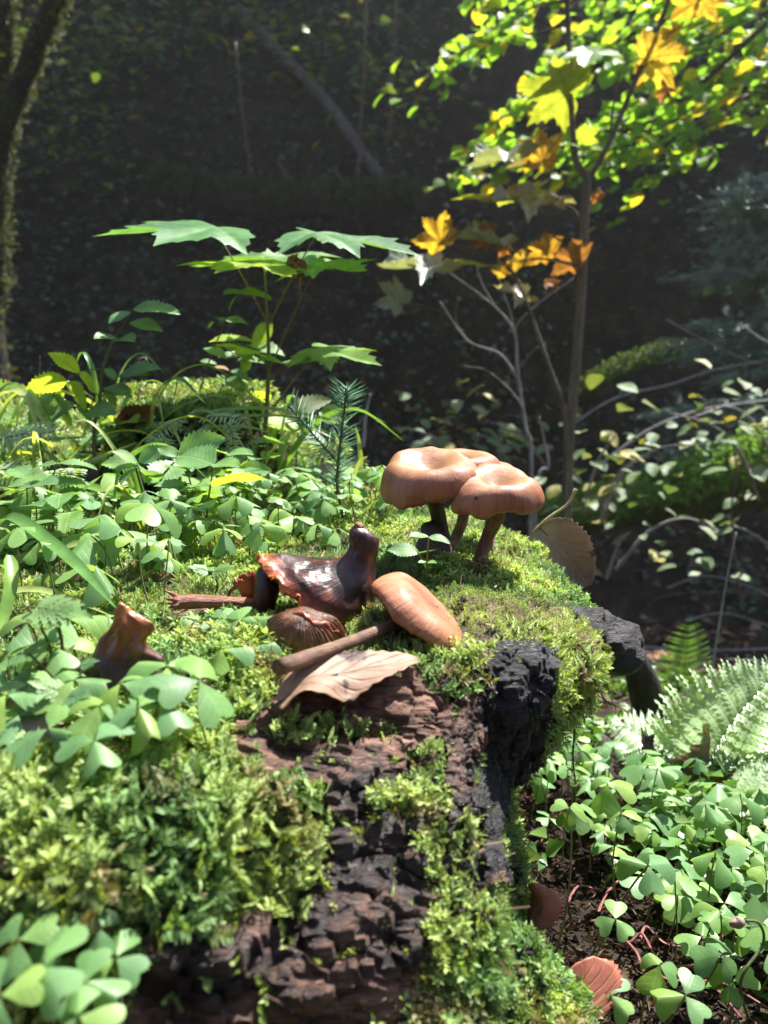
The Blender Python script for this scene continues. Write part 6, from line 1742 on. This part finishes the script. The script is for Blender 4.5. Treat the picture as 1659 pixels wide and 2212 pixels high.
# left trees
def tree_trunk(name, label, stems, moss_n):
    pts0 = [P(*q) for q in stems[0][0]]
    O = pts0[0].copy(); O[2] = ground_h(O[0], O[1]) - 5
    t = thing(name, label, 'tree', O)
    for k, (px, rad) in enumerate(stems):
        pts = ([O] if k == 0 else []) + [P(*q) for q in px]
        c = spline(pts, 50); V, F, UV = tube(c - O, rad, 16)
        V = V + .7 * fbm(V * .12 + k * 5, 3)[:, None] * np.array([1, 1, .3])
        ob('trunk' if k == 0 else 'fork', mesh('old_trunk', V, F, M_barkd, UV), t)
        ii = RNG.integers(0, 50, moss_n); a = RNG.normal(.2, .9, moss_n)
        d = np.stack([np.cos(a), -np.abs(np.sin(a)) * .6 + .1, .2 + 0 * a], 1); d /= np.linalg.norm(d, axis=1)[:, None]
        r_ = np.interp(np.linspace(0, 1, 50), np.linspace(0, 1, len(rad)), rad)[ii]
        q = c[ii] + d * r_[:, None] + RNG.normal(0, .8, (moss_n, 3))
        V2 = bake_shoots(q, d + RNG.normal(0, .4, d.shape), RNG.uniform(.7, 1.6, moss_n), np.tile([.10, .12, .025], (moss_n, 1)) * RNG.uniform(.6, 1.4, (moss_n, 1)), np.array(['star'] * moss_n))
        tagit(ob('moss', mesh('trunk_moss', V2[0] - O, V2[1], M_moss, col=V2[2], smooth=False), t), kind='stuff')
    return t
tree_trunk('forked_tree', 'dark mossy forked tree trunk rising beside the shaded slope on the left', [([(-28, 720, 215), (-22, 600, 215), (-18, 450, 213), (-6, 300, 210), (6, 200, 208)], [5, 4.2, 3.4, 2.8]), ([(-4, 320, 210), (32, 215, 206), (72, 115, 200), (115, 10, 195), (142, -70, 192)], [2.5, 2.2, 1.9]), ([(0, 260, 209), (2, 120, 208), (0, -60, 206)], [2.6, 2.2, 2.0])], 900)

# beech: sunlit sprays of leaves hanging into the picture from the right
M_beech = leaf_mat('beech_leaf', [(0.22, 0.42, 0.05), (0.28, 0.50, 0.06), (0.18, 0.37, 0.06), (0.38, 0.52, 0.06), (0.24, 0.45, 0.07), (0.58, 0.46, 0.05)], 0.66, 0.5, 0.35, (0.3, 1.3), bump=.15)
BL = [lmesh('beech_leaf%d' % k, blade(w_round, 6, 2, .25, .22, .05, seed=k), M_beech) for k in range(3)]
O = np.array([460.0, 330, 0]); O[2] = ground_h(O[0], O[1]) - 10
beech = thing('beech_tree', 'sunlit beech tree hanging sprays of small green and yellow leaves over the slope', 'tree', O)
stalk(beech, O, [O, O + [-4, 0, 110], O + [-20, -10, 220], O + [-45, -20, 330]], [13, 11, 8, 4], M_barkd, 'trunk', 14, 30)
leaves = []
rb = np.random.default_rng(12)
POLY = [(860, 110), (900, 130), (960, 60), (1020, 0), (1100, -60), (1750, -60), (1750, 330), (1560, 330), (1480, 300), (1440, 280), (1400, 330), (1440, 440), (1320, 500), (1250, 480), (1100, 470), (970, 440), (930, 360), (1010, 310), (950, 280), (900, 270), (830, 210)]
for k in range(96):
    # each spray: a twig drooping to the lower left with leaves in two rows
    for _ in range(60):
        u, v = rb.uniform(850, 1740), rb.uniform(-50, 500)
        if in_poly(np.array([u]), np.array([v]), POLY)[0] and rb.random() < .45 + .55 * (u > 1100): break
    y = rb.uniform(235, 310)
    tip = P(u, v, y)
    L = rb.uniform(28, 58)
    root = tip + unit([1, rb.normal(0, .25), rb.uniform(.15, .75)]) * L
    mid = (tip + root) / 2 + [0, 0, L * .08]
    tw = spline([root, mid, tip], 16)
    if k % 3 == 0:
        stalk(beech, O, [tw[0] + [60, 10, 55], tw[0], tw[8], tw[15]], [1.2, .6, .3, .15], M_barkd, 'branch', 5, 18)
    else:
        stalk(beech, O, tw, [.35, .2, .12], M_barkd, 'twig', 4, 10)
    m = int(L / 3.6)
    for i in range(m * 2):
        q = tw[min(15, int(3 + 12.5 * (i // 2) / m))] + rb.normal(0, 1.4, 3)
        uu, vv = proj(q)
        if not (840 < uu < 1760 and -60 < vv < 520): continue
        sd = 1 if i % 2 else -1
        d = unit(np.array([-.55, sd * .8, -.25]) + rb.normal(0, .35, 3))
        leaves.append((q, d, np.array([rb.normal(0, .5), rb.normal(-.25, .5), 1]), rb.uniform(3.8, 6.4)))
# singly placed leaves at the fringe
for u, v, s in [(868, 125, 8), (835, 198, 8), (865, 215, 6), (905, 230, 6), (1262, 385, 6), (1300, 440, 6), (1340, 400, 5), (1395, 385, 6), (1430, 378, 6), (1440, 433, 6), (1350, 470, 5), (1330, 480, 5), (1290, 490, 5), (1560, 580, 6), (1580, 600, 6), (1640, 590, 6), (1545, 620, 6), (1625, 410, 8), (1650, 440, 8), (1610, 455, 6), (1000, 315, 6), (935, 405, 6), (960, 390, 6)]:
    leaves.append((P(u, v, 262), unit([-.6, rb.normal(0, .5), -.3]), np.array([rb.normal(0, .4), -.6, 1]), s * .8))
order = np.argsort([-l[3] / l[0][1] for l in leaves])
rest = []
for j, i in enumerate(order):
    q, d, upn, s = leaves[i]
    if j < 300: ob('leaf', BL[rb.integers(3)], beech, frame(q - O, d, upn, s, s, s))
    else: rest.append(i)
Vb, Fb, UVb = blade(w_round, 4, 1, .25, .22, .0)
allV, allF, allC = [], [], []
pal = np.array([(0.22, 0.42, 0.05), (0.28, 0.50, 0.06), (0.18, 0.37, 0.06), (0.38, 0.52, 0.06), (0.58, 0.46, 0.05)])
for k, i in enumerate(rest):
    q, d, upn, s = leaves[i]
    M = np.array(frame(q - O, d, upn, s, s, s))
    allV.append(Vb @ M[:3, :3].T + M[:3, 3]); allF.append(Fb[0] + k * len(Vb)); allC.append(np.tile(pal[rb.choice(5, p=[.28, .27, .2, .15, .1])] * rb.uniform(.8, 1.2), (len(Vb), 1)))
M_crown = attr_leaf_mat('beech_crown', .66, .5, .35, (1.25, 1.2, .45))
tagit(ob('crown', mesh('beech_crown', np.concatenate(allV), [np.concatenate(allF)], M_crown, col=np.concatenate(allC)), beech), kind='stuff')

# spruce on the right, in half shade
O = np.array([131.0, 220, 0]); O[2] = ground_h(O[0], O[1]) - 10
sp = thing('spruce_tree', 'pale blue-green young spruce on the far slope below the beech leaves', 'tree', O)
top = P(1740, 330, 220)
stalk(sp, O, [O, (O + top) / 2, top], [5, 3.5, 1.5], M_barkd, 'trunk', 10, 16)
allV, allF, allC, off = [], [], [], 0
rs = np.random.default_rng(8)
for k in range(50):
    s = rs.uniform(.42, .98); b0 = O * (1 - s) + top * s
    a = rs.uniform(math.pi * .55, math.pi * 1.5); L = (1.12 - s * .8) * 56 * rs.uniform(.7, 1.1)
    e = b0 + np.array([math.cos(a) * L, math.sin(a) * L * .8, -L * .12])
    tw = spline([b0, (b0 + e) / 2 + [0, 0, L * .06], e + [0, 0, L * .10]], 14)
    stalk(sp, O, tw, [.9, .5, .15], M_barkd, 'branch', 5, 10)
    for j in range(26):
        q = tw[rs.integers(3, 14)]; dirn = unit((e - b0) * .6 / L + rs.normal(0, .7, 3) * [1, 1, .25]) * rs.uniform(6, 15) * (1.1 - .3 * s)
        t2 = np.array([q, q + dirn * .5 + [0, 0, -.3], q + dirn + [0, 0, -1.0]])
        V, F, C = needles_on(t2 - O, 26, 2.4, .16, (.26, .37, .29), .75, .1)
        allV.append(V); allF.append(F + off); allC.append(C); off += len(V)
tagit(ob('needles', mesh('spruce_needles', np.concatenate(allV), [np.concatenate(allF)], M_needle, col=np.concatenate(allC), smooth=False), sp), kind='stuff')

# dim leafy branches hanging in the shade of the upper slope
M_dim = attr_leaf_mat('hazel_leaf', .4, .45, .4, (1.25, 1.2, .5))
for k, (px, y, n_, lab) in enumerate([([(380, -40), (520, 60), (640, 130), (760, 200)], 392, 220, 'leafy hazel branch hanging in front of the leaning trunk'), ([(900, -20), (800, 60), (720, 110), (650, 120)], 395, 180, 'leafy hazel branch reaching in from the beech side of the leaning trunk'),
                                    ([(960, 120), (880, 190), (820, 260), (780, 300)], 378, 140, 'yellowish leafy branch hanging over the thin poles'), ([(120, -40), (180, 60), (230, 110), (330, 160)], 385, 200, 'dark leafy branch hanging beside the forked tree'),
                                    ([(60, 120), (120, 200), (150, 300), (160, 380)], 358, 160, 'dark leafy branch drooping right of the forked tree'), ([(600, -40), (480, 20), (400, 90), (300, 100)], 392, 160, 'leafy branch between forked tree and leaning trunk')]):
    pts = spline([P(u, v, y) for u, v in px], 30)
    O = pts[0]
    t = thing('overhanging_branch', lab, 'branch', O, 'branches over the shaded slope')
    stalk(t, O, pts, [1.0, .6, .2], M_barkd, 'branch', 5, 16)
    ii = RNG.integers(0, 30, n_)
    q = pts[ii] + RNG.normal(0, 1, (n_, 3)) * [16, 14, 8]
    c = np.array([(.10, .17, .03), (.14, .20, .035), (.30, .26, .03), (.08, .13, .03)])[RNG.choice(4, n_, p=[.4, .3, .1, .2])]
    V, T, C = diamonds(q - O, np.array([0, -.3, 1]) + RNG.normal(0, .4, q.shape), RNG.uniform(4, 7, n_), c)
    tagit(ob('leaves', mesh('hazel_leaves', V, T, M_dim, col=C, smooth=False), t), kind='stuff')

# ------------------------------------------------------------------ air: thin haze box, added to lift the blacks like lens glow
hz = np.array([(x, y, z) for x in (-1900.0, 1900.0) for y in (-1300.0, 1700.0) for z in (-260.0, 1500.0)])
m, nt = new_mat('haze')
pv = nt.nodes.new('ShaderNodeVolumePrincipled')
pv.inputs['Color'].default_value = (.93, .97, 1.0, 1); pv.inputs['Density'].default_value = 0.0032; pv.inputs['Anisotropy'].default_value = 0.45
_o = nt.nodes.new('ShaderNodeOutputMaterial'); nt.links.new(pv.outputs[0], _o.inputs['Volume'])
tagit(ob('haze', mesh('haze', hz, [(0, 1, 3, 2), (4, 6, 7, 5), (0, 4, 5, 1), (2, 3, 7, 6), (0, 2, 6, 4), (1, 5, 7, 3)], m, smooth=False)), 'thin added haze filling the ravine in place of lens glow', 'haze', kind='stuff')
